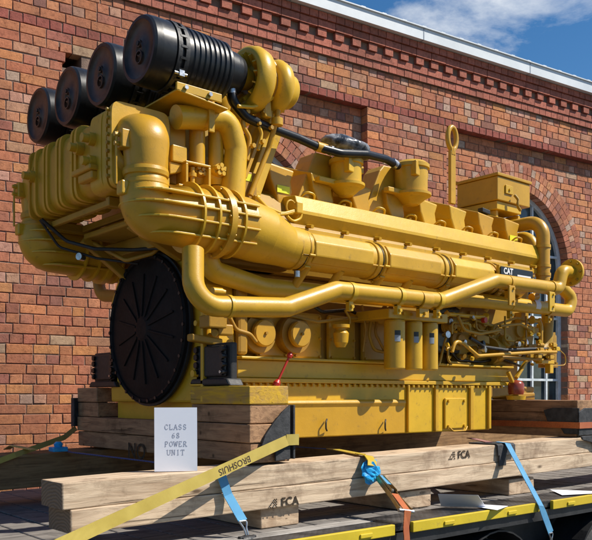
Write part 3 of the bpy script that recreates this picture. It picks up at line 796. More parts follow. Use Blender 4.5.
tag(m_.build('strap_ratchet', 'bluefilm', None, .006), 'small ratchet with a blue wrapped knob on the far brown timber', 'ratchet')
pa = at(221, 474, Y=-1.05); pb = at(228, 495, Y=-1.06); pc = at(243, 521, Y=-1.14)
m_ = MB(); ribbon(m_, [pa, pb, pc], .052, (0, -1, .2), .004)
sb = m_.build('tie_down_strap', 'strapb'); tag(sb, 'light blue strap hanging over the pale timber below the yellow strap lettering', 'strap', 'tie down straps')
def hook(p, d, parent):
    p = V(p); d = V(d).normalized(); s_ = V((1, 0, 0)); h = MB()
    h.tube([p-s_*.024, p+s_*.024, p+d*.035+s_*.008, p+d*.075+s_*.006, p+d*.09-V((0, -.02, 0))], .005, .01, 8)
    h.tube([p-s_*.024, p+d*.035-s_*.008, p+d*.075-s_*.006, p+d*.09-V((0, -.02, 0))], .005, .01, 8)
    h.build('wire_hook', 'steel', parent)
hook(pc, (.03, -.06, -.2), sb)
m_ = MB(); c_ = pc+V((.01, -.02, -.10)); m_.lathe([(0, -.035), (.03, -.035), (.036, 0), (.03, .035), (0, .035)], c_, (1, 0, 0), 14); m_.box(c_.x-.05, c_.x+.05, c_.y-.012, c_.y+.012, c_.z-.012, c_.z+.03)
tag(m_.build('strap_winch', 'chassis', None, .004), 'dark metal strap winch at the trailer edge below the left light blue strap', 'winch')
# strap with yellow sleeve, blue film, ratchet, orange tail
a1 = atz(292, 446.5, -.33); a2 = atz(337, 449.5, -.355)
m_ = MB(); ribbon(m_, [a1, a2], .03, (0, 0, 1), .004)
tag(m_.build('tie_down_strap', 'strapd'), 'dark blue strap lying on the timber below the sump, ending in a yellow sleeve', 'strap', 'tie down straps')
b1 = atz(335, 449, -.352); b2 = V((at(369, 458, Y=-1.03).x, -1.0, -.352)); b3 = at(371, 457, Y=-1.046); b4 = at(379, 464, Y=-1.05)
sl_ = MB(); s0 = atz(330, 448.5, -.344); s1_ = V((at(364, 450, Y=-1.02).x, -1.0, -.344)); s2_ = V((s1_.x+.015, -1.042, -.352)); s3_ = at(372, 466, Y=-1.10)
ribbon(sl_, [s0, s0.lerp(s1_, .5), s1_], .055, (0, 0, 1), .006)
ribbon(sl_, [s1_+V((0, .02, .001)), s2_, s2_.lerp(s3_, .5)+V((.004, -.01, 0)), s3_], .080, [(0,0,1), (0,-.6,.6), (0,-.95,.2), (0,-.95,.2)], .006, side=(1, .1, -.15))
sleeve = tag(sl_.build('strap_sleeve', 'sleeve', None, .002), 'bright yellow sleeve folded over the timber edge above the crumpled blue film', 'strap sleeve')
fm = MB(); cc = at(371, 473, Y=-1.075); rg = random.Random(5)
vs = []; n1, n2 = 15, 9
for i in range(n2+1):
    for k in range(n1):
        th = PI*i/n2; ph = 2*PI*k/n1+.25*i
        r = .060*(1+.12*math.sin(2*ph)*math.sin(th)+rg.uniform(-.16, .20)+(.35 if th < 1.2 and k % 5 == 0 and i else 0))
        vs.append(cc+V((r*1.15*math.sin(th)*math.cos(ph), r*.42*math.sin(th)*math.sin(ph), r*.95*math.cos(th))))
fm.add(vs, [(i*n1+k, i*n1+(k+1) % n1, (i+1)*n1+(k+1) % n1, (i+1)*n1+k) for i in range(n2) for k in range(n1)])
tag(fm.build('plastic_bundle', 'bluefilm'), 'crumpled bright blue plastic film bunched on the timber edge above the ratchet', 'plastic film')
r0 = at(380, 478, Y=-1.10); r1 = at(406, 511, Y=-1.37); dr = (r1-r0).normalized(); sx_ = V((1, .1, 0)); sx_ = (sx_-dr*sx_.dot(dr)).normalized(); nn_ = sx_.cross(dr).normalized()
if nn_.y > 0: nn_ = -nn_
rt_ = empty('strap_ratchet', tuple(r1), 'steel ratchet buckle on the strap above the orange tail', 'ratchet')
m_ = MB()
for s_ in (-1, 1):
    m_.bar(r0+sx_*(.022)*s_, r0.lerp(r1, .6)+sx_*.026*s_, .004, .030, nn_); m_.bar(r0.lerp(r1, .55)+sx_*.028*s_, r1+sx_*.042*s_, .004, .024, nn_)
    m_.bar(r0+sx_*.017*s_+nn_*.012, r0.lerp(r1, .5)+sx_*.019*s_+nn_*.02, .004, .02, nn_)
m_.build('frame', 'brass', rt_, .002)
MB().cyl(r1-sx_*.05, r1+sx_*.05, .011, 12).build('handle_bar', 'steel', rt_)
m_ = MB().cyl(r0.lerp(r1, .42)-sx_*.022, r0.lerp(r1, .42)+sx_*.022, .018, 16); m_.build('spool', 'grille', rt_)
m_ = MB(); ribbon(m_, [r0+nn_*.012-dr*.01, r0.lerp(r1, .3)+nn_*.022], .032, nn_, .004); m_.build('webbing', 'strapb', rt_)
m_ = MB(); o1 = r0.lerp(r1, .55)+nn_*.012; ribbon(m_, [o1, r1+V((0, -.012, 0)), at(406, 528, Y=-1.385), at(408, 556, Y=-1.39)], .045, [tuple(nn_), tuple(nn_), (0,-1,0), (0,-1,0)], .005)
tag(m_.build('tie_down_strap', 'strapo'), 'orange strap running down over the trailer edge from the ratchet', 'strap', 'tie down straps')
# right hand light blue strap
q0 = atz(470, 438, -.330); q1 = V((at(503, 440, Y=-1.03).x, -.98, -.322)); q2 = V((q1.x+.02, -1.052, -.330)); q3 = at(541, 506, Y=-1.385); q4 = at(551, 533, Y=-1.392)
m_ = MB(); ribbon(m_, [q1, q2, q3, q3.lerp(q4, .25), q4], .055, [(0,0,1), (0,-.7,.7), (0,-.9,.3), (0,-1,0), (0,-1,0)], .004)
s3 = m_.build('tie_down_strap', 'strapb'); tag(s3, 'light blue strap pulled tight down from the black pad to the trailer edge at right', 'strap', 'tie down straps')
hook(q4, (.01, .0, -.2), s3)
m_ = MB(); ribbon(m_, [q0, q1+V((-.02, .05, -.004))], .05, (0, 0, 1), .005)
tag(m_.build('tie_down_strap', 'strapp'), 'faded pink strap end lying on the timber left of the black pad', 'strap', 'tie down straps')
m_ = MB(); ax_ = q2.x
m_.prism([(-.80, -.340), (-.80, -.330), (-1.03, -.330), (-1.045, -.340), (-1.05, -.41), (-1.040, -.41), (-1.036, -.344), (-1.03, -.340)], 'x', ax_-.10, ax_+.10)
m_.box(ax_-.085, ax_-.01, -1.05, -1.040, -.48, -.408)
tag(m_.build('corner_protector', 'rubber', None, .003), 'black rubber pad bent over the timber edge under the light blue strap', 'corner protector', 'black rubber corner sheets')
# bindings of the far stack
m_ = MB(); m_.prism([(-.72, -.12), (-.80, -.10), (-1.028, -.10), (-1.028, -.30), (-.90, -.30), (-.86, -.24), (-.76, -.22)], 'x', 3.115, 3.128); m_.prism([(3.115, -.13), (3.2, -.10), (3.8, -.10), (3.8, -.31), (3.115, -.31)], 'y', -1.030, -1.016)
m_.prism([(3.10, -.312), (3.80, -.312), (3.80, -.47), (3.55, -.44), (3.40, -.46), (3.28, -.37), (3.12, -.34)], 'y', -1.060, -1.045)
tag(m_.build('corner_protector', 'rubber', None, .004), 'torn black rubber wrapped round the corner of the far cross timbers', 'corner protector', 'black rubber corner sheets')
m_ = MB(); m_.box(3.107, 3.112, -1.034, .6, -.255, -.208); m_.box(3.107, 3.66, -1.040, -1.035, -.255, -.208)
tag(m_.build('tie_down_strap', 'strapo'), 'orange strap wrapped flat around the far cross timbers', 'strap', 'tie down straps')
# notice
nb = at(176, 474.5, Y=-.975); nb.z = btop(nb.x)+.002; rv = V((math.cos(R(-29)), math.sin(R(-29)), 0)); up = V((.02, .04, 1)).normalized(); fn = rv.cross(up)
m_ = MB(); m_.obox(nb+up*.155, rv, up, fn, .205, .308, .0016)
no = m_.build('notice', 'paper'); tag(no, 'white paper notice with four lines of grey type propped on the near timber', 'notice')
tx = MB()
for i, t in enumerate(('CLASS', '68', 'POWER', 'UNIT')): serif_text(tx, t, nb+up*(.216-i*.041)+fn*.0002, rv, up, .024, .0175, .0045, .0014)
tx.build('lettering', 'ink', no)
# sheets of paper on the deck edge
def sheet(pts, label):
    m_ = MB(); n = len(pts); 
    m_.add(pts+[p-V((0, 0, .0015)) for p in pts], [tuple(range(n)), tuple(range(2*n-1, n-1, -1))]+[(i, i+n, (i+1) % n+n, (i+1) % n) for i in range(n)])
    tag(m_.build('paper_sheet', 'paper'), label, 'paper', 'paper sheets on the trailer')
zt = ZD+.012
sheet([atz(438, 494, -.60), atz(478, 495, -.60), atz(486, 507, zt), atz(441, 506, zt)], 'curled paper sheet lying on the deck under the pale timber, in its shade')
sheet([atz(484, 504.5, zt), atz(508, 506, zt), atz(497, 510, zt), atz(478, 507, zt)], 'small bright paper corner on the black deck edge')
sheet([atz(550, 489.5, zt), atz(592, 491, zt), atz(600, 493, zt), atz(562, 495, zt)], 'flat white paper on the deck edge at far right')
# ------------------------------------------------------------------ the engine
eng = empty('diesel_engine', (1.3, 0, -.26), 'large glossy yellow diesel engine with four round black air filters, standing on timber blocks', 'engine')
YL = 'yellow'
def part(name, mb, mat=YL, bevel=0, parent=None): return mb.build(name, mat, parent or eng, bevel)
def T(pts, r, fil=.05, n=20, **k): return MB().tube(pts, r, fil, n, **k)
# sump, block and housing
m_ = MB(); m_.box(.10, 2.585, -.60, .60, -.262, .07); part('sump', m_, YL, .008)
m_ = MB(); m_.box(.06, 2.80, -.625, .625, .072, .098); part('sump_flange', m_, YL, .004)
m_ = MB()
for i in range(52): m_.cyl((.12+i*.051, -.612, .070), (.12+i*.051, -.612, .052), .010, 6)
part('flange_bolt', m_, YL)
xr = at(405, 400, Y=-.66).x
m_ = MB(); m_.prism([(-.602, -.03), (-.66, -.03), (-.672, -.045), (-.672, -.052), (-.66, -.075), (-.66, -.256), (-.602, -.256)], 'x', .12, xr)
sp = part('sump_side_tank', m_, YL, .006)
for px in (325, 384):
    p = at(px, 425, Y=-.67)
    T([p+V((.014, -.002, .035)), p+V((-.012, -.022, .02)), p+V((-.012, -.022, -.02)), p+V((.014, -.002, -.035))], .0055, .015, 8).build('lifting_loop', 'grille', sp)
for pxx, wd in ((408, .008), (436, .016), (471, .018), (489, .014)):
    p = at(pxx, 400, Y=-.61); m_ = MB(); m_.box(p.x-wd, p.x+wd, -.622, -.602, -.255, .068); part('sump_rib', m_, YL, .004)
p0 = at(444, 398, Y=-.605); p1 = at(465, 428, Y=-.605)
m_ = MB(); m_.box(p0.x, p1.x, -.618, -.602, p1.z, p0.z); dr_ = part('sump_door', m_, YL, .006)
m_ = MB()
for a in (p0.x+.03, p1.x-.03):
    for b in (p0.z-.02, p1.z+.02): m_.cyl((a, -.620, b), (a, -.632, b), .011, 6)
m_.build('bolt', YL, dr_)
T([(p0.x+.02, -.64, p1.z+.01), (p0.x+.04, -.655, p1.z-.015), (p1.x-.06, -.655, p1.z-.015), (p1.x-.02, -.64, p1.z+.012)], .006, .02, 8).build('handle', YL, dr_)
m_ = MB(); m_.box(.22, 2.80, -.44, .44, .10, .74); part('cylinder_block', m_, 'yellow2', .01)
m_ = MB(); m_.box(.22, 2.84, -.64, -.441, .205, .222); m_.box(.22, 2.84, -.60, -.441, .10, .204); part('block_rail', m_, YL, .006)
# flywheel housing with steps
m_ = MB(); oct_ = [(-.56, -.045), (.56, -.045), (.58, .30), (.56, .62), (.42, .82), (-.42, .82), (-.56, .62), (-.58, .30)]
m_.prism(oct_, 'x', .03, .22); fh = part('flywheel_housing', m_, YL, .015)
m_ = MB(); m_.prism([(-.60, .07), (.60, .07), (.60, -.20), (.56, -.255), (-.56, -.255), (-.60, -.20)], 'x', .262+.01, .30); part('end_plate', m_, 'yellow2', .01)
m_ = MB()
for z in (-.0, .05, .62): m_.box(.0, .029, -.56, -.44, z, z+.02)
m_.box(-.0, .03, -.575, -.55, -.04, .6); m_.cyl((-.02, -.50, .12), (.03, -.50, .12), .02, 12); m_.cyl((-.02, -.53, .40), (.03, -.53, .40), .016, 12)
m_.build('housing_rib', YL, fh, .005)
# black round cover
zc = .40
cv = MB().lathe([(.452, .02), (.452, .0), (.44, -.012), (.425, -.006), (.42, .004), (.10, -.02), (.06, -.03), (0, -.032)], (-.03, 0, zc), (1, 0, 0), 56)
cvr = part('flywheel_cover', cv, 'coverblack')
m_ = MB()
for k in range(14):
    a = 2*PI*k/14+.2; c_, s_ = math.cos(a), math.sin(a)
    m_.bar((-.054, .075*c_, zc+.075*s_), (-.034, .335*c_, zc+.335*s_), .013, .014, (1, 0, 0))
m_.lathe([(.055, -.052), (.075, -.048), (.075, -.02)], (0, 0, zc), (1, 0, 0), 28)
m_.build('cover_rib', 'coverblack', cvr, .003)
m_ = MB(); m_.bolts((-.03, 0, zc), (-1, 0, 0), .438, 30, .011, .016); m_.build('cover_bolt', 'black', cvr)
m_ = MB().lathe([(.45, .0), (.468, .0), (.468, .02), (.45, .02)], (-.01, 0, zc), (1, 0, 0), 56); m_.build('cover_seal', 'blackm', cvr)
# mounting brackets
for s_ in (-1, 1):
    ys = sorted((s_*.80, s_*.46))
    m_ = MB(); m_.box(.03, .075, ys[0], ys[1], .075, .285); m_.prism([(ys[0]-.03, .052), (ys[1]+.03, .052), (ys[1], .09), (ys[0], .09)], 'x', .0, .10)
    m_.box(.01, .029, ys[0]+.03, ys[1]-.03, .10, .27)
    mb_ = part('engine_mount', m_, 'blackm', .01)
    b_ = MB()
    for y in (ys[0]+.045, ys[1]-.045):
        for z in (.125, .165, .21, .25): b_.cyl((.03, y, z), (-.005, y, z), .019, 6)
    b_.build('bolt', 'black', mb_)
    b_ = MB()
    for y in (ys[0]+.045, ys[1]-.045): b_.cyl((-.004, y, .125), (-.012, y, .125), .008, 10)
    b_.build('bolt_end', 'steel', mb_)
m_ = MB()
for i in range(2): m_.box(3.16, 3.40, (-.46, .2)[i], (-.2, .46)[i], -.040, .02)
part('rear_foot', m_, 'yellow2', .01)
m_ = MB(); m_.prism([(2.60, .07), (3.45, .07), (3.45, .02), (2.95, -.02), (2.78, -.03), (2.60, -.255)], 'y', -.42, .42); part('front_structure', m_, 'yellow2', .012)

# ---- cooler box across the end
AX, AZ = -.44, 1.265
BX = -.42
def supersec(y0, y1, a, b, e=5, n=44, ax=BX, az=AZ, mb=None, sm=True):
    mb = mb or MB(); pts = []
    for k in range(n):
        t = 2*PI*k/n; c_, s_ = math.cos(t), math.sin(t)
        pts.append((ax+a*math.copysign(abs(c_)**(2/e), c_), az+b*math.copysign(abs(s_)**(2/e), s_)))
    vs = [(x, y, z) for y in (y0, y1) for x, z in pts]
    mb.add(vs, [(k, (k+1) % n, (k+1) % n+n, k+n) for k in range(n)], sm)
    mb.add(vs[:n], [tuple(range(n))]); mb.add(vs[n:], [tuple(range(n))])
    return mb
cb_ = part('cooler_housing', supersec(-.60, .42, .150, .195), YL)
fn_ = MB()
for y in (-.50, -.205, -.155, -.01, .04, .17, .22, .34):
    supersec(y-.013, y+.013, .162, .208, e=7, mb=fn_)
supersec(-.56, -.38, .158, .214, e=7, mb=fn_)
fn_.build('cooling_fin', YL, cb_, .004)
fl = MB(); supersec(-.640, -.618, .168, .218, e=9, mb=fl); supersec(-.614, -.596, .165, .214, e=9, mb=fl); supersec(.42, .44, .160, .205, e=9, mb=fl)
fl.build('end_flange', YL, cb_, .005)
bl = MB()
for i in range(9):
    z = AZ-.16+i*.042; bl.cyl((BX-.180, -.606, z), (BX-.160, -.606, z), .010, 6)
bl.build('bolt', 'yellow2', cb_)
for y, z in ((-.42, 1.335), (-.42, 1.215), (-.27, 1.32), (.36, 1.30)):
    b_ = MB(); b_.cyl((BX-.14, y, z), (BX-.19, y, z), .034, 18); b_.cyl((BX-.19, y, z), (BX-.225, y, z), .023, 14); b_.build('boss', YL, cb_, .003)
m_ = MB(); m_.box(BX-.205, BX-.15, -.47, -.25, 1.165, 1.195); m_.box(BX-.19, BX-.15, -.46, -.30, 1.12, 1.165)
m_.build('bracket', YL, cb_, .008)
# support frame under the cooler
m_ = MB(); m_.box(-.50, .03, -.44, -.40, 1.0, 1.05); m_.box(-.50, .03, .34, .38, 1.0, 1.05); m_.box(-.48, -.45, -.40, .34, 1.01, 1.045); m_.box(-.28, -.25, -.40, .34, 1.005, 1.045)
m_.bar((-.30, .28, .95), (.03, .28, .72), .05, .05); m_.bar((-.30, -.30, .95), (.03, -.30, .80), .05, .05)
m_.box(-.10, .06, -.35, .45, .86, .95)
part('cooler_bracket', m_, 'yellow2', .006)
part('coolant_pipe', T([at(99, 235, X=.14), at(99, 296, X=.14), at(125, 296, X=.14)], .042, .11, 20), 'yellow2')
m_ = MB(); m_.box(-.30, .0, -.34, .28, .95, .985); part('undertray', m_, 'yellow2', .01)
for pts, r in (([(AX-.1, .34, 1.05), (-.40, .30, .93), (-.30, .12, .87), (-.14, -.05, .86), (.0, -.3, .86)], .011),
               ([(AX-.1, .36, 1.05), (-.42, .36, .90), (-.25, .20, .83), (-.08, .0, .79)], .008)):
    part('cable', T(pts, r, .06, 8), 'blackm')
m_ = T([(-.25, .30, .95), (-.16, .0, .80), (-.05, -.12, .84), (.0, -.2, .92)], .013, .05, 10); part('fuel_line', m_, 'yellow2')
m_ = MB().cyl((-.30, .28, .84), (-.34, .26, .84), .022, 14); part('plug', m_, 'steel')

# ---- big elbows and air pipes, near (s=-1) and far (s=+1)
def airside(Y, s):
    e1 = MB(); 
    y_ = -.60 if s < 0 else .44
    e1.tube([(AX+.02, y_, AZ+.01), (AX+.015, y_+s*.03, AZ+.02), (AX, Y, AZ+.04), (AX, Y, 1.135)], [.160, .152, .120, .104], [0, 0, .21, 0], 44, sq=[5, 4.0, 2.2, 2.0], steps=16)
    el = part('elbow', e1, YL)
    m_ = MB().lathe([(.102, .0), (.116, .0), (.119, .012), (.116, .030), (.108, .034), (.102, .036), (.102, .05), (.113, .056), (.117, .075), (.113, .092), (.103, .096)], (AX, Y, 1.045), (0, 0, 1), 44)
    m_.build('clamp_ring', YL, el)
    m_ = MB(); m_.box(AX-.150, AX-.10, Y+s*.0-.035, Y+s*.0+.035, 1.22, 1.31); m_.cyl((AX-.15, Y, 1.285), (AX-.175, Y, 1.285), .012, 8); m_.cyl((AX-.15, Y, 1.24), (AX-.175, Y, 1.24), .012, 8)
    m_.box(AX-.15, AX-.10, Y-.03, Y+.03, .99, 1.06)
    m_.build('sensor_block', YL, el, .008)
    T([(AX-.16, Y, 1.30), (AX-.165, Y, 1.24), (AX-.165, Y, 1.04)], .006, .02, 8).build('bracket_rod', YL, el)
    ZB = .93; RB = .168
    b1 = MB().tube([(AX, Y, 1.10), (AX, Y, ZB), (-.05, Y, ZB), (.16, Y, ZB-.005)], [.104, .146, RB, RB], [0, .17, 0, 0], 44, steps=14)
    lo = part('lower_elbow', b1, YL)
    rb = MB()
    for z in (1.015, .955, .885, .815):
        e = .016; RR = RB+e; h = math.sqrt(max(.0005, RR*RR-(z-ZB)**2))
        xc, zc_ = -.27, 1.10; ro = .17+RB+e
        xl = xc-math.sqrt(max(.001, (ro-.012)**2-(z-zc_)**2)) if z < zc_ else AX-RR
        xl += .03*(z > .99)+.012*(z > .93)
        hh = h if z < ZB+.05 else min(.168, h+.02)
        poly = [(.16, Y-hh), (.16, Y+hh)]
        for k in range(13):
            a = PI/2+PI*k/12; poly.append((xl+hh*.95+hh*.95*math.cos(a), Y+hh*math.sin(a)))
        rb.prism(poly, 'z', z-.005, z+.005)
    for x in (-.20, -.105, .06): rb.lathe([(RB-.01, -.006), (RB+.018, -.006), (RB+.018, .006), (RB-.01, .006)], (x, Y, ZB), (1, 0, 0), 44)
    rb.build('stiffening_rib', YL, lo, .002)
    fl = MB().lathe([(RB-.01, -.018), (RB+.026, -.018), (RB+.026, .018), (RB-.01, .018)], (-.02, Y, ZB), (1, 0, 0), 44); fl.build('flange', YL, lo, .003)
    rd = MB().tube([(.14, Y, ZB-.004), (.30, Y, ZB-.03), (.46, Y, .862), (.60, Y, .850)], [RB, .158, .122, .118], .2, 44)
    part('reducer', rd, YL)
    return
airside(-.72, -1); airside(.60, 1)
# log: sections with rings
LY, LZ, LR = -.72, .848, .112
def px2x(px, Y=LY): return at(px, 250, Y=Y).x
seg = [px2x(296), px2x(371), px2x(437), px2x(489), px2x(520)]
prev = .58
for i, xs in enumerate(seg):
    r = LR
    m_ = MB().tube([(prev, LY, LZ), (xs-.045, LY, LZ)], r, 0, 40); pl_ = part('air_manifold', m_, YL)
    if i < 4:
        m_ = MB().lathe([(r-.01, -.05), (r+.006, -.05), (r+.009, -.046), (r+.009, -.036), (r+.002, -.032), (r+.002, .010), (r+.008, .012), (r+.011, .016), (r+.011, .026), (r+.008, .030), (r-.01, .032)], (xs, LY, LZ), (1, 0, 0), 44)
        m_.build('joint_ring', YL, pl_)
        MB().lathe([(r, -.004), (r+.0045, -.004), (r+.0045, .003), (r, .003)], (xs, LY, LZ), (1, 0, 0), 44).build('gasket', 'oil', pl_)
    if i > 0:
        x0, x1 = prev+.09, xs-.10
        m_ = MB(); m_.prism([(LY+.03, LZ+.112), (LY-.085, LZ+.092), (LY-.126, LZ+.035), (LY-.126, LZ-.045), (LY-.085, LZ-.08), (LY+.03, LZ-.1)], 'x', x0, x1)
        cvp = m_.build('access_cover', YL, pl_, .008)
        if i == 4:
            a0_, a1_, a2_ = at(501, 266, Y=-.875), at(533, 273, Y=-.875), at(501, 279, Y=-.875)
            m_ = MB(); m_.box(a0_.x, a1_.x, -.875, -.868, a2_.z, a0_.z); lp = m_.build('name_plate', 'labelblack', cvp, .002)
            m_ = MB(); m_.box(a0_.x-.01, a1_.x+.01, -.866, -.84, a2_.z-.01, a0_.z+.012); m_.box(a0_.x+.03, a0_.x+.06, -.839, -.80, a2_.z, a0_.z); m_.box(a1_.x-.06, a1_.x-.03, -.839, -.80, a2_.z, a0_.z); m_.build('plate_bracket', YL, cvp, .003)
            letters('CAT', V((a0_.x*.78+a1_.x*.22, -.8755, (a0_.z+a2_.z)/2+.016)), (1,0,0), (0,0,1), .060, 'white', cvp, 'lettering', .002, push=.001, sx=.95)
            MB().box(a0_.x*.5+a1_.x*.5, a1_.x-.03, -.8765, -.8755, (a0_.z+a2_.z)/2-.008, (a0_.z+a2_.z)/2+.004).build('plate_line', 'white', cvp)
    m_ = MB()
    m_.box(prev, xs-.05, LY-.112, LY-.10, LZ-.050, LZ-.040)
    k = 0; x = prev+.10
    while x < xs-.08:
        m_.tube([(x, LY-.04, LZ-.09), (x-.03, LY+.06, LZ-.22)], .026, 0, 12); x += .27
    m_.build('runner', YL, pl_, .003)
    prev = xs-.045
# long valve cover bar above the log
bx0, bx1 = at(298, 210, Y=-.60).x, at(541, 255, Y=-.60).x
YB = -.60
m_ = MB(); m_.prism([(YB+.11, 1.225), (YB+.03, 1.215), (YB-.0, 1.125), (YB+.0, 1.105), (YB+.05, 1.025), (YB+.18, 1.025), (YB+.18, 1.225)], 'x', bx0, bx1)
vb = part('valve_cover_rail', m_, YL, .006)
m_ = MB()
for i in range(9):
    x = bx0+.1+i*(bx1-bx0-.2)/8; m_.cyl((x, YB+.03, 1.04), (x, YB-.02, 1.03), .013, 8)
m_.box(bx0, bx1, YB+.02, YB+.12, .985, 1.022)
m_.build('rail_bolt', YL, vb)
# core between banks so nothing is hollow
m_ = MB(); m_.prism([(-.58, 1.02), (-.50, .74), (.50, .74), (.58, 1.02), (.42, 1.24), (.12, 1.06), (-.12, 1.06), (-.42, 1.24)], 'x', .30, 3.2); part('cylinder_bank', m_, 'yellow2', .01)
# cylinder head covers: wedge boxes with a pinched nose
def head_cover(x, w, s=-1, top=1.50, parent=None, mat=YL):
    y0 = s*.46; yb = s*.10
    # nose outline in the x,z plane, narrow at the bottom
    nose = [(x-w, top-.07), (x+w, top-.09), (x+w*.72, top-.16), (x+w*.85, top-.22), (x+w*.15, top-.40), (x-w*.10, top-.40), (x-w*.35, top-.26), (x-w*.80, top-.17)]
    back = [(x-w, top), (x+w, top-.02), (x+w, top-.17), (x+w, top-.25), (x+w, top-.40), (x-w, top-.40), (x-w, top-.24), (x-w, top-.15)]
    n = 8; vs = [(a, y0, b) for a, b in nose]+[(a, yb, b+.05) for a, b in back]
    m_ = MB(); m_.add(vs, [tuple(range(n)), tuple(range(2*n-1, n-1, -1))]+[(i, i+n, (i+1) % n+n, (i+1) % n) for i in range(n)])
    return part('cylinder_head_cover', m_, mat, .010)
xs_ = []
x = .62
for i in range(8):
    xc_ = .66+i*.345
    tp = 1.47
    hc = head_cover(xc_, .105, -1, tp+.02); head_cover(xc_, .105, 1, tp+.02)
    if i in (0, 7):
        st_ = MB(); z0 = tp-.165; st_.box(xc_-.035, xc_+.065, -.462-.003, -.462, z0-.03, z0+.035) if False else st_.obox((xc_+.01, -.465, tp-.20), (1,0,0), (0,0,1), (0,1,0), .10, .045, .003)
        st_.build('warning_label', 'sticker', hc)
# exhaust tunnel between the banks
m_ = MB().tube([(.45, 0, 1.36), (3.1, 0, 1.36)], .13, 0, 24); part('exhaust_duct', m_, 'yellow2')
# tall side plates carrying the breathers
def plate(pxs, Y, th, name='breather_bracket'):
    pts = [at(a, b, Y=Y) for a, b in pxs]
    m_ = MB(); m_.prism([(p.x, p.z) for p in pts], 'y', Y, Y+th); return part(name, m_, YL, .008)
plate([(296, 203), (312, 160), (316, 152), (332, 156), (334, 210)], -.42, .16)
plate([(364, 213), (380, 170), (384, 165), (398, 168), (396, 218)], -.42, .16)
# breather canisters
def breather(px, pt, pb, rpx, Y):
    p = at(px, pb, Y=Y); pt_ = at(px, pt, Y=Y); r = rpx*(p-V((CAM[0], CAM[1], p.z))).dot(V((FW[0], FW[1], 0)))/F
    h = pt_.z-p.z
    m_ = MB().lathe([(0, -.02), (r*.45, -.015), (r*.95, .03), (r*1.22, .045), (r*1.22, .062), (r, .066), (r, h-.05), (r*1.12, h-.045), (r*1.12, h-.02), (r*.9, h), (r*.3, h+.012), (0, h+.012)], p, (0, 0, 1), 32)
    o = part('breather', m_, YL)
    m_ = MB(); m_.box(p.x-.25, p.x-.02, Y-.02, Y+.03, p.z+.04, p.z+.075); m_.obox((p.x+r*1.15, Y, p.z+h-.06), (1,0,0), (0,1,0), (0,0,1), .05, .05, .05)
    m_.obox((p.x-r*.5, Y-r*.8, p.z+h-.07), (1,.3,0), (0,1,0), (0,0,1), .07, .05, .10)
    m_.build('breather_arm', YL, o, .006)
    return p, r, h, o
b1 = breather(346, 158, 194, 15.5, -.50)
b2 = breather(411, 163, 203, 16.5, -.50)
# lump of grey film wrapped on the first breather
c_ = at(347, 148, Y=-.50); vs = []; rg = random.Random(9); n1, n2 = 28, 14
for i in range(n2+1):
    for k in range(n1):
        th = PI*i/n2; ph = 2*PI*k/n1; f_ = 1+.05*math.sin(3*ph+i)+rg.uniform(-.02, .02)
        vs.append(c_+V((.20*f_*math.sin(th)*math.cos(ph), .12*f_*math.sin(th)*math.sin(ph), .062*f_*math.cos(th)-.02*math.cos(ph)*math.sin(th))))
m_ = MB(); m_.add(vs, [(i*n1+k, i*n1+(k+1) % n1, (i+1)*n1+(k+1) % n1, (i+1)*n1+k) for i in range(n2) for k in range(n1)], True)
part('film_wrap', m_, 'graywrap')
# black breather hose
YH = -.56
hp = [at(238, 66, Y=-.60), at(231, 88, Y=-.66), at(233, 101, Y=-.67), at(246, 117, Y=-.66), at(268, 127, Y=-.62), at(298, 138, Y=-.60), at(318, 147, Y=-.60), at(340, 153, Y=-.63), at(366, 154, Y=-.62), at(386, 159, Y=-.58), at(398, 166, Y=-.52)]
part('breather_hose', T(hp, .026, .10, 18), 'black')
for i, (a, b) in enumerate((((316, 146), (326, 149)), ((231, 88), (231.5, 94)), ((392, 162), (396, 165)), ((329.5, 150), (332, 151)))):
    yh = (-.60, -.66, -.54, -.61)[i]
    m_ = MB().cyl(at(*a, Y=yh), at(*b, Y=yh), .0305, 18); part('hose_joint' if i == 0 else 'hose_clamp', m_, YL if i == 0 else 'steel')
# lifting eye
pt_ = at(452, 139, Y=-.26); pb_ = at(452, 204, Y=-.26)
rx_, rz_ = .052, .088; loop = []
for k in range(25):
    a = -PI/2+.28+(2*PI-.56)*k/24; loop.append(pt_+V((rx_*math.cos(a), 0, rz_*math.sin(a)+.005)))
loop = [pt_+V((0.012, 0, -.125))]+loop+[pt_+V((-.012, 0, -.125))]
m_ = MB().tube(loop, .020, 0, 14); m_.box(pt_.x-.030, pt_.x+.030, -.275, -.245, pb_.z, pt_.z-.10)
part('lifting_eye', m_, YL, .004)
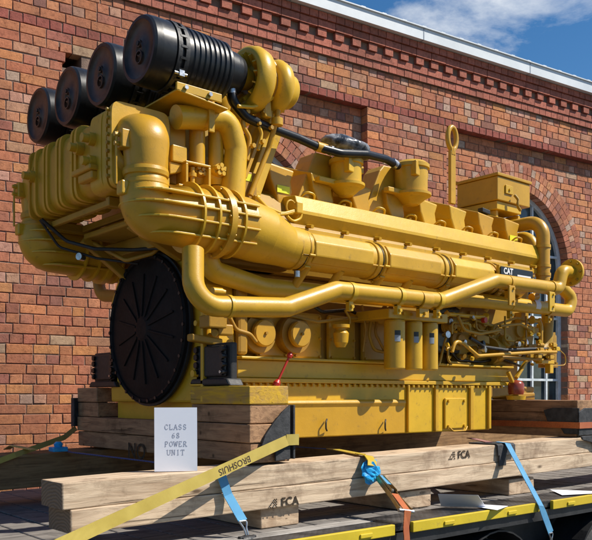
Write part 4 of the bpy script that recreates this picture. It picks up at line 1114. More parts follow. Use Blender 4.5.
# air filters
FZ = 1.782
def air_filter(Y, full):
    f = MB(); r = .174; x0 = -.43
    prof = [(0, .012), (.03, .010), (r*.80, .010), (r*.86, .0), (r*.95, .0), (r, .012), (r+.003, .05), (r+.003, .13), (r-.004, .135), (r-.004, .15)]
    f.lathe([(r*.86, .0), (r*.96, .0), (r, .014), (r+.003, .05), (r+.003, .125), (r-.006, .13), (r-.006, .235)], (x0, Y, FZ), (1, 0, 0), 56)
    o = part('air_filter', f, 'black')
    c = MB().lathe([(0, .014), (r*.15, .012), (r*.16, .004), (r*.19, .004), (r*.22, .012), (r*.80, .014), (r*.86, .001)], (x0, Y, FZ), (1, 0, 0), 56, hard=False)
    c.lathe([(0, .0), (.018, .002), (.02, .012)], (x0, Y, FZ+.03), (1, 0, 0), 16); c.lathe([(.028, .0), (.034, .0), (.036, .012)], (x0, Y+.0, FZ-.04), (1, 0, 0), 20)
    c.build('end_cap', 'capbrown', o)
    MB().cyl((x0-.006, Y, FZ+.03), (x0+.002, Y, FZ+.03), .012, 14).build('cap_nut', 'blackm', o)
    b = MB()
    for xx in (.145, .19): b.lathe([(r-.008, -.012), (r+.008, -.012), (r+.008, .012), (r-.008, .012)], (x0+xx, Y, FZ), (1, 0, 0), 56)
    for k in range(20):
        a = 2*PI*k/20; b.obox((x0+.168, Y+(r+.004)*math.cos(a), FZ+(r+.004)*math.sin(a)), (1,0,0), (0,-math.sin(a),math.cos(a)), (0,math.cos(a),math.sin(a)), .04, .012, .012)
    b.build('clamp_band', 'blackm', o)
    a = R(215)
    for aa in ((R(222), R(85)) if Y < -.5 else (R(85),)):
        cl = MB(); pc_ = V((x0+.17, Y+(r+.014)*math.cos(aa), FZ+(r+.014)*math.sin(aa))); cl.cyl(pc_-V((.04, 0, 0)), pc_+V((.035, 0, 0)), .008, 10); cl.obox(pc_, (1,0,0), (0,0,1), (0,1,0), .03, .03, .025); cl.build('clamp_screw', 'steel', o)
    # ribbed canister
    g = MB(); prof = []; xe = .53
    xx = .235; k = 0
    rr0 = r-.006
    while xx < xe-.06:
        rr0 = r-.006-.012*max(0, (xx-.3)/.3)
        prof += [(rr0, xx), (rr0+.007, xx+.006), (rr0+.007, xx+.021), (rr0, xx+.027)]; xx += .033
    prof += [(rr0-.005, xx), (rr0-.035, xe-.015), (.10, xe), (0, xe)]
    g.lathe(prof, (x0, Y, FZ), (1, 0, 0), 56)
    g.build('canister', 'black', o)
    return o
ys = [-.625, -.195, .235, .665]
for y in ys: air_filter(y, True)
# bracket plate under the near filter
q = [at(177, 81, Y=-.80), at(222, 92.5, Y=-.80)]
m_ = MB(); m_.box(q[0].x, q[1].x, -.80, -.785, q[0].z-.045, q[0].z+.0)
m_.hexa([(q[0].x, -.80, q[0].z-.045), (q[1].x+.04, -.80, q[0].z-.075), (q[1].x+.04, .0, q[0].z-.06), (q[0].x, .0, q[0].z-.06), (q[0].x, -.80, q[0].z-.035), (q[1].x+.04, -.80, q[0].z-.065), (q[1].x+.04, .0, q[0].z-.05), (q[0].x, .0, q[0].z-.05)])
fb = part('filter_bracket', m_, YL, .003)
m_ = MB()
for x in (q[0].x+.05, q[1].x-.08): m_.cyl((x, -.80, q[0].z-.022), (x, -.815, q[0].z-.022), .012, 6)
m_.build('bolt', 'steel', fb)
m_ = MB(); m_.box(-.02, .18, -.34, .6, 1.10, 1.56); m_.box(.18, .45, -.30, .4, 1.05, 1.60); part('turbo_support', m_, 'yellow2', .01)
# turbochargers
def turbo(Y, zt=1.80):
    x = at(255, 80, Y=Y).x if Y < 0 else .29
    x = .29
    o = MB()
    o.lathe([(.0, -.0), (.085, .0), (.10, -.01), (.115, -.035), (.15, -.06), (.178, -.045), (.19, .0), (.178, .05), (.15, .075), (.10, .085), (.08, .07)], (x, Y, zt), (1, 0, 0), 44, hard=False)
    tb = part('turbocharger', o, YL)
    MB().lathe([(.055, -.01), (.075, -.075), (.085, -.12), (.07, -.12), (.05, -.02), (0, 0)], (x, Y, zt), (1, 0, 0), 32).build('inlet_horn', YL, tb)
    g = MB()
    for k in range(14):
        a = 2*PI*k/14; g.bar((x-.012, Y+.085*math.cos(a), zt+.085*math.sin(a)), (x-.065, Y+.135*math.cos(a), zt+.135*math.sin(a)), .008, .02, (1, 0, 0))
    g.build('housing_rib', YL, tb)
    MB().lathe([(.125, -.085), (.12, -.03), (.115, .0), (.105, .03), (.08, .03)], (x-.125, Y, zt), (1, 0, 0), 32).build('hose_collar', 'black', tb)
    MB().lathe([(.08, .07), (.08, .10), (.11, .11), (.11, .13), (.08, .14)], (x, Y, zt), (1, 0, 0), 32).build('bearing_housing', 'yellow2', tb)
    o = MB().lathe([(.08, .12), (.11, .12), (.145, .135), (.16, .17), (.15, .21), (.12, .235), (.10, .245), (.098, .29), (.085, .305), (0, .305)], (x, Y, zt), (1, 0, 0), 40, hard=False)
    o.build('turbine_housing', YL, tb)
    MB().tube([(x+.17, Y+.04, zt-.1), (x+.17, Y+.16, zt-.25), (x+.2, Y+.28, zt-.45)], [.06, .07, .09], .1, 20).build('exhaust_inlet', YL, tb)
    return tb
for y in ys: turbo(y)
# oil lines at the near turbo
part('oil_line', T([at(265, 55, Y=-.66), at(276, 66, Y=-.70), at(280, 90, Y=-.70), at(277, 118, Y=-.66), at(268, 150, Y=-.60), at(250, 195, Y=-.58)], .016, .12, 12))
part('oil_line', T([at(238, 106, Y=-.70), at(252, 107, Y=-.70), at(265, 103, Y=-.70), at(276, 95, Y=-.68)], .011, .05, 10))
m_ = MB(); a, b = at(264, 80, Y=-.66), at(266, 118, Y=-.66); m_.bar(a, b, .05, .05); m_.bar(a+V((-.05,0,.0)), a+V((.07, 0, -.02)), .04, .05)
m_.lathe([(0, -.02), (.035, -.02), (.035, .02), (0, .02)], at(277, 122, Y=-.66), n=16); part('actuator', m_, YL, .006)
m_ = MB(); a, b = at(275, 125, Y=-.5), at(247, 205, Y=-.5); m_.bar(a, b, .10, .06, (0, 1, 0)); part('strut', m_, YL, .006)
m_ = MB(); a, b = at(262, 128, Y=-.56), at(244, 178, Y=-.56); m_.bar(a, b, .022, .03, (0, 1, 0)); part('strut', m_, YL, .003)
pA, pB = at(241, 170, Y=-.56), at(257, 200, Y=-.56)
m_ = MB(); m_.box(pA.x, pB.x, -.56, -.48, pB.z, pA.z); bb = part('junction_box', m_, 'yellow2', .005)
m_ = MB(); m_.box(pA.x+.012, pB.x-.04, -.5625, -.5605, pA.z-.055, pA.z-.012); m_.build('warning_label', 'sticker', bb)
# U shaped coolant pipe behind the elbow
YU = -.66
m_ = T([at(176, 117, Y=YU), at(228, 118, Y=YU), at(236, 150, Y=YU), at(231, 215, Y=YU)], [.063, .063, .064, .072], [0, .16, .1, 0], 28)
up_ = part('coolant_pipe', m_, YL)
p = at(204, 117, Y=YU); m_ = MB(); m_.box(p.x-.018, p.x+.018, YU-.078, YU-.064, p.z-.10, p.z+.085); m_.lathe([(.062, -.018), (.070, -.018), (.070, .018), (.062, .018)], (p.x, YU, p.z), (1, 0, 0), 28)
m_.cyl((p.x, YU-.07, p.z+.08), (p.x, YU-.10, p.z+.08), .012, 6); m_.build('clamp', YL, up_, .004)
# pair of upright thermostat tubes with knobbed caps
for px in (197, 216):
    a, b = at(px, 128, Y=-.60), at(px, 186, Y=-.60)
    m_ = MB().lathe([(.040, 0), (.048, .03), (.048, .06), (.044, .08), (.044, a.z-b.z)], b, (0, 0, 1), 24); t_ = part('thermostat_tube', m_, YL)
    c_ = at(px+4, 170, Y=-.66); m_ = MB().cyl(c_+V((.0, .05, 0)), c_, .036, 18)
    for k in range(5):
        a_ = 2*PI*k/5+.3; q_ = c_+V((.024*math.cos(a_), 0, .024*math.sin(a_))); m_.cyl(q_, q_+V((0, -.02, 0)), .013, 8)
    m_.cyl(c_, c_+V((0, -.026, 0)), .010, 8); m_.build('cap', YL, t_, .003)
m_ = MB(); a, b = at(186, 160, Y=-.70), at(211, 190, Y=-.70)
m_.box(a.x, b.x, -.70, -.60, a.z-.012, a.z); m_.box(a.x, a.x+.015, -.70, -.60, b.z, a.z-.013); m_.box(b.x-.015, b.x, -.70, -.60, b.z, a.z-.013)
m_.box(a.x-.05, b.x+.12, -.71, -.45, b.z-.05, b.z-.001); m_.cyl(V((a.x+.06, -.67, b.z)), V((a.x+.06, -.67, b.z+.11)), .013, 10); m_.lathe([(0,0),(.022,0),(.022,.02),(0,.02)], (a.x+.06, -.67, b.z+.06), n=12)
part('valve_guard', m_, YL, .003)
m_ = MB(); a, b = at(164, 122, Y=-.55), at(181, 186, Y=-.55); m_.box(a.x, b.x, -.56, -.30, b.z, a.z-.14); m_.box(a.x+.01, b.x+.01, -.585, -.3, a.z-.139, a.z+.03); part('thermostat_housing', m_, YL, .008)
m_ = MB(); a = at(172, 155, Y=-.58); m_.box(a.x-.05, a.x+.04, -.668, -.563, a.z-.06, a.z+.03); m_.prism([(a.x-.06, a.z-.13), (a.x+.06, a.z-.09), (a.x+.06, a.z-.061), (a.x-.06, a.z-.061)], 'y', -.657, -.562); part('housing_lug', m_, YL, .006)
m_ = MB(); m_.box(.06, .45, -.50, -.2, .98, 1.08); m_.box(-.12, .30, -.38, -.15, 1.08, 1.40); part('cooler_core', m_, 'yellow2', .01)
# small hoses between the head and the log
YS = -.62
for pts, r in (([(232, 206), (250, 207), (264, 213), (285, 213), (296, 210), (300, 204)], .009), ([(262, 222), (270, 215), (286, 214), (297, 211)], .009),
               ([(287, 216), (293, 222), (302, 218), (300, 207)], .009), ([(256, 196), (266, 207), (280, 213)], .011), ([(263, 225), (262, 213), (272, 211)], .008), ([(244, 205), (244, 222)], .012), ([(252, 207), (252, 226)], .014)):
    part('fuel_line', T([at(*p, Y=YS) for p in pts], r, .05, 10), YL if r > .0085 else 'brass' if False else YL)
c_ = at(291, 207, Y=-.62); loop = [c_+V((.036*math.cos(a), 0, .04*math.sin(a))) for a in [2*PI*k/16 for k in range(14)]]
part('fuel_line', T(loop, .006, 0, 8)); m_ = MB(); a = at(298, 208, Y=-.62); m_.obox(a, (1,0,0), (0,1,0), (0,0,1), .05, .04, .07); a = at(256, 200, Y=-.60); m_.obox(a, (1,0,0), (0,1,0), (0,0,1), .04, .04, .05); part('fuel_fitting', m_, YL, .006)
# lower coolant pipes
YP = -.92
pts = [at(193, 250, Y=-.84), at(193, 306, Y=YP), at(286, 307.5, Y=YP), at(336, 290, Y=YP), at(441, 300.5, Y=YP), at(494, 280.5, Y=YP), at(558, 289, Y=YP), at(562, 271, Y=YP-.0)]
pe = pts[-1]+V((.13, 0, .0))
m_ = MB().tube(pts+[pe], [.056, .055, .054, .052, .050, .050, .050, .050, .050], [0, .13, .10, .10, .10, .10, .07, .06, 0], 28, steps=9)
wp = part('coolant_pipe', m_, YL)
MB().lathe([(.05, -.0), (.105, .0), (.105, .022), (.05, .022)], pe-V((.012, 0, 0)), (1, 0, 0), 36).build('flange', YL, wp, .003)
m_ = MB().bolts(pe-V((.013, 0, 0)), (-1, 0, 0), .083, 8, .010, .012); m_.build('flange_bolt', 'yellow2', wp)
def band(px, py, Y, r=.055, w=.035, tabs=True, tilt=(1, 0, 0), par=None):
    p = at(px, py, Y=Y); m_ = MB().lathe([(r-.004, -w/2), (r+.006, -w/2), (r+.006, w/2), (r-.004, w/2)], p, tilt, 28)
    if tabs:
        m_.box(p.x-w/2, p.x+w/2, Y-.012, Y+.02, p.z-r-.06, p.z-r+.004); m_.cyl((p.x, Y-.012, p.z-r-.035), (p.x, Y-.028, p.z-r-.035), .011, 6)
    m_.build('pipe_clamp', YL, par or wp, .003)
band(228, 306.5, YP, .0545, .02, False)
for a, b in ((350, 292), (398, 296.5), (437, 301)): band(a, b, YP, .052, .034)
band(423, 300, YP, .052, .09)
for a, b in ((508, 283), (551, 288)): band(a, b, YP, .050, .032)
for a, b in ((350, 288), (398, 293), (437, 297)):
    p = at(a, b, Y=YP); m_ = MB(); m_.box(p.x+.02, p.x+.055, YP+.02, -.52, p.z-.03, p.z-.005); m_.build('pipe_stay', YL, wp, .003)
YQ = -.64
pts = [at(205, 250, Y=YQ), at(212, 271, Y=YQ), at(262, 287, Y=YQ), at(335, 294, Y=YQ), at(440, 303, Y=YQ)]
m_ = MB().tube(pts, [.062, .060, .056, .052, .05], [0, .08, .12, .1, 0], 26); lp = part('coolant_pipe', m_, YL)
pts = [at(430, 303, Y=YQ), at(455, 298.5, Y=-.74), at(484, 301, Y=-.74), at(568, 311, Y=-.74), at(572, 298, Y=-.74), at(556, 282, Y=-.70)]
m_ = MB().tube(pts, [.052, .056, .054, .05, .05, .05], [0, .1, .1, .07, .06, 0], 26, steps=9); lq = part('coolant_pipe', m_, YL)
for a, b in ((510, 303.5), (548, 308.5)):
    band(a, b, -.74, .053, .03, True, par=lq)
p = at(533, 306, Y=-.74); MB().lathe([(.05, -.032), (.0545, -.032), (.0545, .032), (.05, .032)], p, (1, .0, 0), 28).build('white_tape', 'white', lq)
m_ = MB(); m_.lathe([(0, -.04), (.03, -.04), (.03, .03), (.018, .04), (0, .05)], p+V((-.01, -.02, .07)), (1, 0, .2), 14); m_.build('sensor', YL, lq, .002)
for a, b in ((510, 290), (550, 296)):
    pa_, pb_ = at(a, b, Y=-.965), at(a, b+17, Y=-.92); m_ = MB(); m_.box(pa_.x-.035, pa_.x+.035, -.985, -.97, pb_.z, pa_.z+.03)
    for k in (.03, -.06): m_.cyl((pa_.x+.012, -.985, pa_.z+k-.02), (pa_.x+.012, -.997, pa_.z+k-.02), .010, 6)
    m_.build('clamp_plate', YL, wp, .004)
p = at(217, 291.5, Y=-.72); m_ = MB(); m_.cyl(p-V((.03,0,0)), p+V((.03,0,0)), .022, 14); m_.cyl(p+V((.03,0,0)), p+V((.05,0,0)), .016, 6); part('plug', m_, YL)
p = at(297, 271, Y=-.78); m_ = MB(); m_.cyl(p, p-V((0,0,.035)), .018, 8); part('drain_plug', m_, 'steel')
# pipes at the front end going up
for dy, pl2, r in ((0, [(505, 221, .1), (536, 216, -.60), (543, 240, -.60), (543, 290, -.60)], .055), (1, [(490, 240, .2), (530, 236, -.45), (534, 262, -.45)], .05)):
    P_ = []
    x_ = at(543 if dy == 0 else 533, 230, Y=pl2[1][2]).x
    zt_ = at(543, 214, Y=-.60).z-.055 if dy == 0 else at(533, 236, Y=-.45).z
    P_ = [V((x_, .25, zt_)), V((x_, pl2[1][2], zt_)), V((x_, pl2[1][2], at(543, 290, Y=-.6).z if dy == 0 else 1.1))]
    part('coolant_pipe', MB().tube(P_, r, .13, 26, steps=9), YL)
m_ = MB(); x_ = at(543, 230, Y=-.6).x; 
for z in (1.21, 1.05, .98): m_.lathe([(.05, -.012), (.062, -.012), (.062, .012), (.05, .012)], (x_, -.60, z), (0, 0, 1), 24); m_.box(x_+.05, x_+.085, -.62, -.58, z-.02, z+.02)
part('pipe_clamp', m_, YL, .003)
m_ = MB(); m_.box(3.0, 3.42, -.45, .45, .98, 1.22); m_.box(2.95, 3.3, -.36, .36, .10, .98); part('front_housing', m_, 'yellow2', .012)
p = at(510, 244, Y=-.35); m_ = MB(); m_.lathe([(0,-.03),(.05,-.03),(.055,.01),(.03,.03),(0,.035)], p, n=20); part('cap', m_, 'steel')
m_ = MB(); a = at(492, 252, Y=-.45); m_.hexa([(a.x, -.45, a.z-.03), (a.x+.3, -.5, a.z-.0), (a.x+.3, -.25, a.z+.0), (a.x, -.25, a.z-.03), (a.x, -.45, a.z-.01), (a.x+.3, -.5, a.z+.05), (a.x+.3, -.25, a.z+.05), (a.x, -.25, a.z-.01)]); part('heat_shield', m_, YL, .004)
# control box
m_ = MB(); bx = (3.03, 3.49, -.35, .066); m_.box(bx[0], bx[1], bx[2], bx[3], 1.60, 1.795); cbx = part('control_box', m_, YL, .006)
MB().box(bx[0]-.012, bx[1]+.012, bx[2]-.012, bx[3]+.012, 1.797, 1.822).build('lid', YL, cbx, .004)
m_ = MB(); m_.box(bx[0]+.10, bx[0]+.20, bx[2]-.012, bx[2]-.001, 1.665, 1.735); m_.cyl((bx[0]+.15, bx[2]-.012, 1.70), (bx[0]+.15, bx[2]-.022, 1.70), .012, 10); m_.build('latch', YL, cbx, .003)
T([(bx[0]+.19, bx[2]-.03, 1.66), (bx[0]+.22, bx[2]-.05, 1.62), (bx[0]+.20, bx[2]-.05, 1.57), (bx[0]+.26, bx[2]-.04, 1.54)], .012, .03, 10).build('cable', 'yellow2', cbx)
m_ = MB(); m_.box(bx[0]+.02, bx[1]-.10, bx[2]+.02, bx[3]-.02, 1.53, 1.597); m_.box(bx[0]+.05, bx[0]+.08, -.30, .0, 1.40, 1.53); m_.box(bx[1]-.1, bx[1]-.07, -.30, .0, 1.40, 1.53); part('box_bracket', m_, YL, .004)
m_ = MB(); a = at(484, 214, Y=-.4); m_.obox(a+V((0, 0, .02)), (1, 0, -.1), (0, 1, 0), (0, 0, 1), .10, .05, .035); part('connector', m_, 'blackm', .005)

# ---- side of the block: inspection covers, pump, oil filters
for i, px in enumerate((266, 302)):
    p = at(px, 333 if i == 0 else 334, Y=-.60)
    rr = .080
    part('cover_seat', MB().lathe([(0, .05), (.115, .05), (.12, .07), (.12, .13)], p, (0, 1, 0), 36), 'yellow2')
    m_ = MB().lathe([(0, -.0), (rr*.9, .0), (rr, .010), (rr, .035), (rr*.72, .04), (rr*.72, .14)], p, (0, 1, 0), 36); ic = part('inspection_cover', m_, YL)
    MB().bolts(p, (0, -1, 0), .0001, 1, .010, .012).build('bolt', 'yellow2', ic)
for px in (258, 294, 330, 364):
    p = at(px, 335, Y=-.48); m_ = MB(); m_.box(p.x-.01, p.x+.235, -.48, -.441, .225, .52); part('side_cover', m_, YL, .018)
p = at(341, 338, Y=-.60); m_ = MB().lathe([(0, -.06), (.03, -.06), (.045, -.03), (.05, .03), (.035, .05), (.035, .06), (.055, .065), (.055, .085), (0, .09)], p, (0, 0, 1), 24); part('fuel_primer', m_, YL)
for pts, r in (([(372, 315), (369, 335), (374, 350), (383, 352)], .011), ([(378, 315), (375, 333), (384, 350)], .010), ([(362, 305), (366, 330), (363, 352)], .008), ([(345, 310), (352, 322), (344, 330)], .008),
               ([(230, 318), (236, 330), (250, 334), (256, 342)], .012)):
    part('oil_line', T([at(*p, Y=-.60) for p in pts], r, .06, 10), 'yellow2')
# parts near the housing below the pipe
m_ = MB(); a = at(213, 322, Y=-.66); m_.obox(a, (1,0,0), (0,1,0), (0,0,1), .12, .10, .07); a = at(222, 330, Y=-.64); m_.obox(a, (1,0,0), (0,1,0), (0,0,1), .10, .08, .06); a = at(205, 340, Y=-.62)
m_.obox(a, (1,0,-.1), (0,1,0), (0,0,1), .20, .06, .04); m_.cyl(at(230, 343, Y=-.6), at(230, 343, Y=-.66), .022, 14); m_.cyl(at(215, 333, Y=-.6), at(215, 333, Y=-.68), .02, 14)
part('starter_bracket', m_, 'yellow2', .008)
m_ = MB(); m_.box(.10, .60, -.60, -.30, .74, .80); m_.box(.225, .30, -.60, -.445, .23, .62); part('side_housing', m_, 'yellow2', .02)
# oil filters
fh_ = MB(); a, b = at(384, 318, Y=-.78), at(438, 318, Y=-.78); fh_.box(a.x-.02, b.x+.03, -.84, -.45, a.z-.005, a.z+.055)
for k in range(7): x_ = a.x+(b.x-a.x)*(k+.5)/7; fh_.cyl((x_, -.841, a.z+.03), (x_, -.855, a.z+.03), .010, 6)
fhp = part('filter_head', fh_, YL, .006)
for px, w_ in ((394.5, 10.6), (413.7, 7.6), (429.3, 7.4)):
    p = at(px, 345, Y=-.78); dep = (p-V((CAM[0], CAM[1], p.z))).dot(V((FW[0], FW[1], 0))); r = w_*dep/F if px < 400 else .057
    zt_, zb_ = at(px, 321, Y=-.78).z, at(px, 369, Y=-.78).z
    zb_ = .165; zt_ = a.z-.008
    m_ = MB().lathe([(0, .004), (r*.9, .0), (r, .008), (r, zt_-zb_-.012), (r*.94, zt_-zb_), (0, zt_-zb_)], (p.x, -.78, zb_), (0, 0, 1), 36, hard=True)
    of = part('oil_filter', m_, YL)
    # label curving with the can
    lb = MB(); dirc = math.atan2(CAM[1]+.78, CAM[0]-p.x)+.30
    for nmz_, z0, z1, mt_ in (('label', zb_+.175, zb_+.215, 'blueplate'), ('label_top', zb_+.2155, zb_+.245, 'labelblack')):
        lb = MB()
        for k in range(5):
            a0 = dirc-.28+.56*k/5; a1 = dirc-.28+.56*(k+1)/5; q_ = []
            lb.hexa([(p.x+rr_*math.cos(a_), -.78+rr_*math.sin(a_), z_) for z_ in (z0, z1) for rr_, a_ in ((r+.0008, a0), (r+.0008, a1), (r+.0018, a1), (r+.0018, a0))])
        lb.build(nmz_, mt_, of)
# dipstick
a, b = at(277, 383, Y=-.72), at(290, 355, Y=-.74)
m_ = MB().cyl(a-V((.01, 0, .06)), a, .018, 14); ds = part('dipstick_tube', m_, YL)
m_ = MB().tube([a, b], .007, 0, 10); m_.lathe([(0, -.02), (.016, -.015), (.018, .0), (.010, .015), (0, .02)], b, b-a, 12); m_.lathe([(.02, -.02), (.022, .0), (.012, .02), (0, .02)], a, b-a, 14); m_.build('dipstick', 'red', ds)
# ---- accessory end: pumps, lines and fittings
def blob(px, py, Y, r, L, axis=(0, -1, 0), mat='yellow2', name='pump_body'):
    p = at(px, py, Y=Y); m_ = MB().lathe([(0, 0), (r*.55, 0), (r*.6, .02), (r*.95, .03), (r, .05), (r, L-.03), (r*1.15, L-.028), (r*1.15, L), (0, L)], p, V(axis)*-1, 28); o = part(name, m_, mat)
    MB().bolts(p+V(axis)*-(L-.03), axis, r*1.05, 8, .009, .012).build('bolt', mat, o); return o
blob(521, 330, -.60, .10, .22); blob(462, 340, -.62, .075, .18); blob(486, 322, -.66, .06, .14); blob(548, 332, -.50, .07, .3, (0, 0, 1))
blob(500, 352, -.58, .09, .15, (1, 0, 0)); blob(446, 322, -.58, .05, .1)
m_ = MB()
rg = random.Random(21)
for k in range(26):
    px, py = rg.uniform(445, 548), rg.uniform(316, 362); p = at(px, py, Y=rg.uniform(-.62, -.48)); m_.obox(p, (1, rg.uniform(-.2, .2), rg.uniform(-.3, .3)), (0, 1, 0), (rg.uniform(-.3, .3), 0, 1), rg.uniform(.05, .16), rg.uniform(.05, .12), rg.uniform(.05, .12))
part('accessory_casting', m_, 'yellow2')
m_ = MB()
for k in range(30):
    px, py = rg.uniform(444, 550), rg.uniform(316, 366); p = at(px, py, Y=rg.uniform(-.70, -.60)); m_.cyl(p, p+V((rg.uniform(-.01, .01), -.02, rg.uniform(-.01, .01))), rg.uniform(.008, .02), 6)
part('bolt', m_, YL)
m_ = MB(); m_.box(2.25, 2.95, -.578, -.45, .225, .72); part('gear_case', m_, 'yellow2', .02)
m_ = MB(); a = at(537, 310, Y=-.55); m_.tube([at(548, 312, Y=-.6), at(546, 345, Y=-.6), at(536, 358, Y=-.6)], .05, .1, 18); m_.box(2.95, 3.25, -.50, .3, .30, .95); part('pump_outlet', m_, 'yellow2', .01)
part('fuel_line', T([at(*p, Y=-.74) for p in ((452, 352), (455, 341), (463, 343), (478, 356), (492, 355), (540, 352), (556, 352))], .013, .07, 12), YL)
part('fuel_line', T([at(*p, Y=-.72) for p in ((458, 316), (464, 330), (480, 334), (500, 330))], .011, .07, 10), 'yellow2')
part('fuel_line', T([at(*p, Y=-.72) for p in ((500, 326), (520, 324), (532, 330))], .011, .05, 10), 'yellow2')
part('rubber_hose', T([at(*p, Y=-.70) for p in ((470, 338), (485, 347), (505, 350), (530, 349), (548, 349))], .013, .07, 12), 'blackm')
part('rubber_hose', T([at(*p, Y=-.66) for p in ((448, 330), (444, 345), (440, 362), (436, 368))], .009, .07, 10), 'yellow2')
part('cable', T([at(*p, Y=-.62) for p in ((556, 347), (565, 355), (566, 365), (552, 366))], .005, .04, 8), 'yellow2')
for px, py in ((540, 350), (548, 351), (556, 349), (538, 356), (550, 357), (553, 345)):
    p = at(px, py, Y=-.72); m_ = MB(); m_.obox(p, (1,0,0), (0,1,0), (0,0,1), .05, .04, .035); m_.cyl(p-V((.045,0,0)), p+V((.045,0,0)), .013, 6); part('fitting', m_, YL, .004)
m_ = MB(); a = at(545, 362, Y=-.66); m_.obox(a, (1,0,0), (0,1,0), (0,0,1), .18, .06, .03); m_.obox(a+V((.06,0,-.05)), (1,0,0), (0,1,0), (0,0,1), .05, .05, .08); m_.bar(at(528, 358, Y=-.66), at(516, 378, Y=-.66), .022, .03, (0, 1, 0)); m_.bar(at(508, 372, Y=-.66), at(516, 390, Y=-.66), .022, .03, (0, 1, 0)); part('filter_stay', m_, YL, .004)
p = at(486, 320, Y=-.74); MB().lathe([(0,0),(.02,0),(.02,.03),(0,.03)], p, (0,1,0), 12).build('plug', 'red', eng)
for px, py, r_ in ((474, 317, .012), (466, 342, .016), (520, 344, .02)):
    p = at(px, py, Y=-.74); m_ = MB().lathe([(0,0),(r_,.003),(r_,.03)], p, (0,1,0), 12); part('bolt', m_, 'steel')
p = at(516, 392, Y=-.66); m_ = MB().lathe([(0, -.03), (.07, -.03), (.075, .0), (.06, .0)], p+V((0,0,-.03)), n=24); part('drain_fitting', m_, YL)
m_ = MB().lathe([(.055, .0), (.062, .02), (.062, .08), (.045, .105), (0, .115)], p+V((0,0,-.02)), n=24, hard=False); part('protective_cap', m_, 'redbrown')

# ---- more plumbing, bolts and leads
rg = random.Random(33)
# bolts along the side cover edges and the gear case
for px in (258, 294, 330, 364):
    p = at(px, 335, Y=-.48)
    for dx in (.012, .212):
        for dz in (.245, .36, .49): part('bolt', MB().cyl((p.x+dx, -.481, dz), (p.x+dx, -.492, dz), .009, 6))
# injector leads: one short looped pipe per cylinder between the rail and the heads
for i in range(8):
    x = .80+i*.32
    part('fuel_line', T([(x, -.47, 1.235), (x+.01, -.52, 1.27), (x+.07, -.53, 1.26), (x+.09, -.50, 1.225)], .007, .03, 8))
    part('bolt', MB().cyl((x+.03, -.50, 1.225), (x+.03, -.50, 1.245), .014, 6))
# bolts under the manifold joints
for px in (296, 371, 437, 489):
    x = px2x(px)
    for a_ in (200, 235, 270): 
        q_ = V((x+.022, LY+math.cos(R(a_))*.128, LZ+math.sin(R(a_))*.128)); part('clamp_bolt', MB().cyl(q_-V((.02, 0, 0)), q_+V((.02, 0, 0)), .008, 6))
# lines running along the block under the big pipe
part('oil_line', T([at(*p, Y=-.56) for p in ((238, 312), (262, 318), (286, 315), (318, 322), (352, 318), (380, 320))], .010, .06, 10), 'yellow2')
part('wiring_loom', T([at(*p, Y=-.54) for p in ((300, 296), (322, 312), (350, 310), (372, 322), (386, 314))], .012, .08, 10), 'oil')
part('wiring_loom', T([at(*p, Y=-.66) for p in ((438, 316), (456, 322), (470, 318), (492, 326), (516, 318), (540, 322))], .010, .07, 10), 'yellow2')
part('wiring_loom', T([at(*p, Y=-.60) for p in ((446, 346), (458, 360), (480, 362), (500, 358), (520, 366))], .010, .07, 10), 'oil')
for pts in (((452, 334), (452, 322), (470, 324), (470, 334)), ((476, 312), (476, 330), (490, 332)), ((505, 316), (505, 340), (514, 341)), ((526, 316), (526, 346)), ((448, 350), (448, 362), (470, 364))):
    part('fuel_line', T([at(*p, Y=rg.uniform(-.72, -.68)) for p in pts], rg.uniform(.007, .010), .03, 8), rg.choice([YL, 'yellow2', 'yellow2']))
for k in range(14):
    px, py = rg.uniform(448, 548), rg.uniform(318, 358); p = at(px, py, Y=rg.uniform(-.72, -.66)); r_ = rg.uniform(.012, .026)
    m_ = MB().lathe([(0, 0), (r_, 0), (r_, .02), (r_*.6, .022), (r_*.6, .05)], p, (rg.uniform(-.3, .3), 1, rg.uniform(-.3, .3)), 6 if k % 2 else 14); part('union_nut', m_, rg.choice([YL, 'yellow2', 'oil', 'steel']), .002)
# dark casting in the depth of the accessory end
m_ = MB(); m_.box(2.0, 2.9, -.572, -.445, .30, .70); part('pump_housing', m_, 'oil', .02)
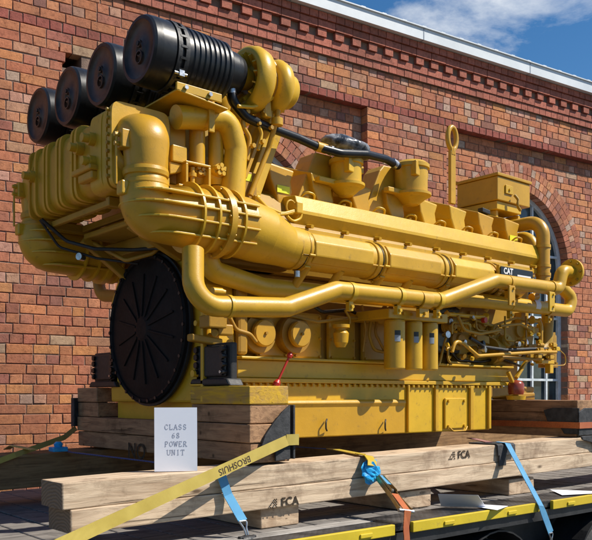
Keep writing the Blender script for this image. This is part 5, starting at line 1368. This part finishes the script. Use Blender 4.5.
# turbo end: clamps, drain pipes, bolts
for pts, r_ in ((((232, 108), (240, 118), (252, 116), (262, 124)), .010), (((270, 60), (284, 74), (287, 92), (283, 112)), .009), (((244, 112), (243, 126), (250, 138), (247, 160)), .013), (((256, 118), (262, 134), (258, 150)), .010), (((266, 96), (272, 108), (270, 124)), .012)):
    part('oil_line', T([at(*p, Y=-.64) for p in pts], r_, .05, 10))
for px, py in ((246, 112), (258, 124), (263, 112), (270, 128), (252, 146), (262, 142), (268, 84), (274, 102), (279, 121)):
    p = at(px, py, Y=-.66); part('bolt', MB().cyl(p, p+V((0, -.022, 0)), rg.uniform(.010, .016), 6), rg.choice([YL, 'steel', 'yellow2']))
# studs on the elbows' flange and the long rail end
for i in range(12):
    a_ = 2*PI*i/12; q_ = V((-.02, -.72+.182*math.cos(a_), .93+.182*math.sin(a_))); part('flange_bolt', MB().cyl(q_-V((.028, 0, 0)), q_+V((.028, 0, 0)), .008, 6))

rg = random.Random(77)
for pts, r_, y_ in ((((447, 314), (478, 317), (486, 317)), .014, -.70), (((532, 320), (541, 321), (541, 346)), .016, -.68), (((500, 357), (528, 359), (540, 359)), .012, -.70)):
    t_ = part('coolant_line', T([at(*p, Y=y_) for p in pts], r_, .05, 14), rg.choice([YL, YL, 'yellow2']))
    for q in (pts[0], pts[-1]):
        p = at(*q, Y=y_); m_ = MB().lathe([(0, -.02), (r_*1.6, -.02), (r_*1.6, .01), (r_*1.25, .012), (r_*1.25, .03), (0, .03)], p, (rg.uniform(-1, 1), .5, rg.uniform(-1, 1)), 12); m_.build('union_nut', YL, t_)
for px, py, r_, y_ in ((456, 326, .045, -.66), (480, 352, .05, -.64), (510, 340, .055, -.68), (534, 330, .045, -.66), (498, 330, .04, -.70), (470, 326, .035, -.68), (524, 352, .04, -.68)):
    p = at(px, py, Y=y_); m_ = MB().lathe([(0, 0), (r_*.5, 0), (r_*.55, .012), (r_*.85, .016), (r_, .03), (r_, .07), (r_*1.2, .072), (r_*1.2, .09), (0, .09)], p, (rg.uniform(-.25, .25), 1, rg.uniform(-.2, .2)), 24)
    o_ = part('valve_body', m_, rg.choice([YL, 'yellow2']))
    MB().bolts(p+V((0, .075, 0)), (0, -1, 0), r_*1.08, 6, .007, .014).build('bolt', YL, o_)
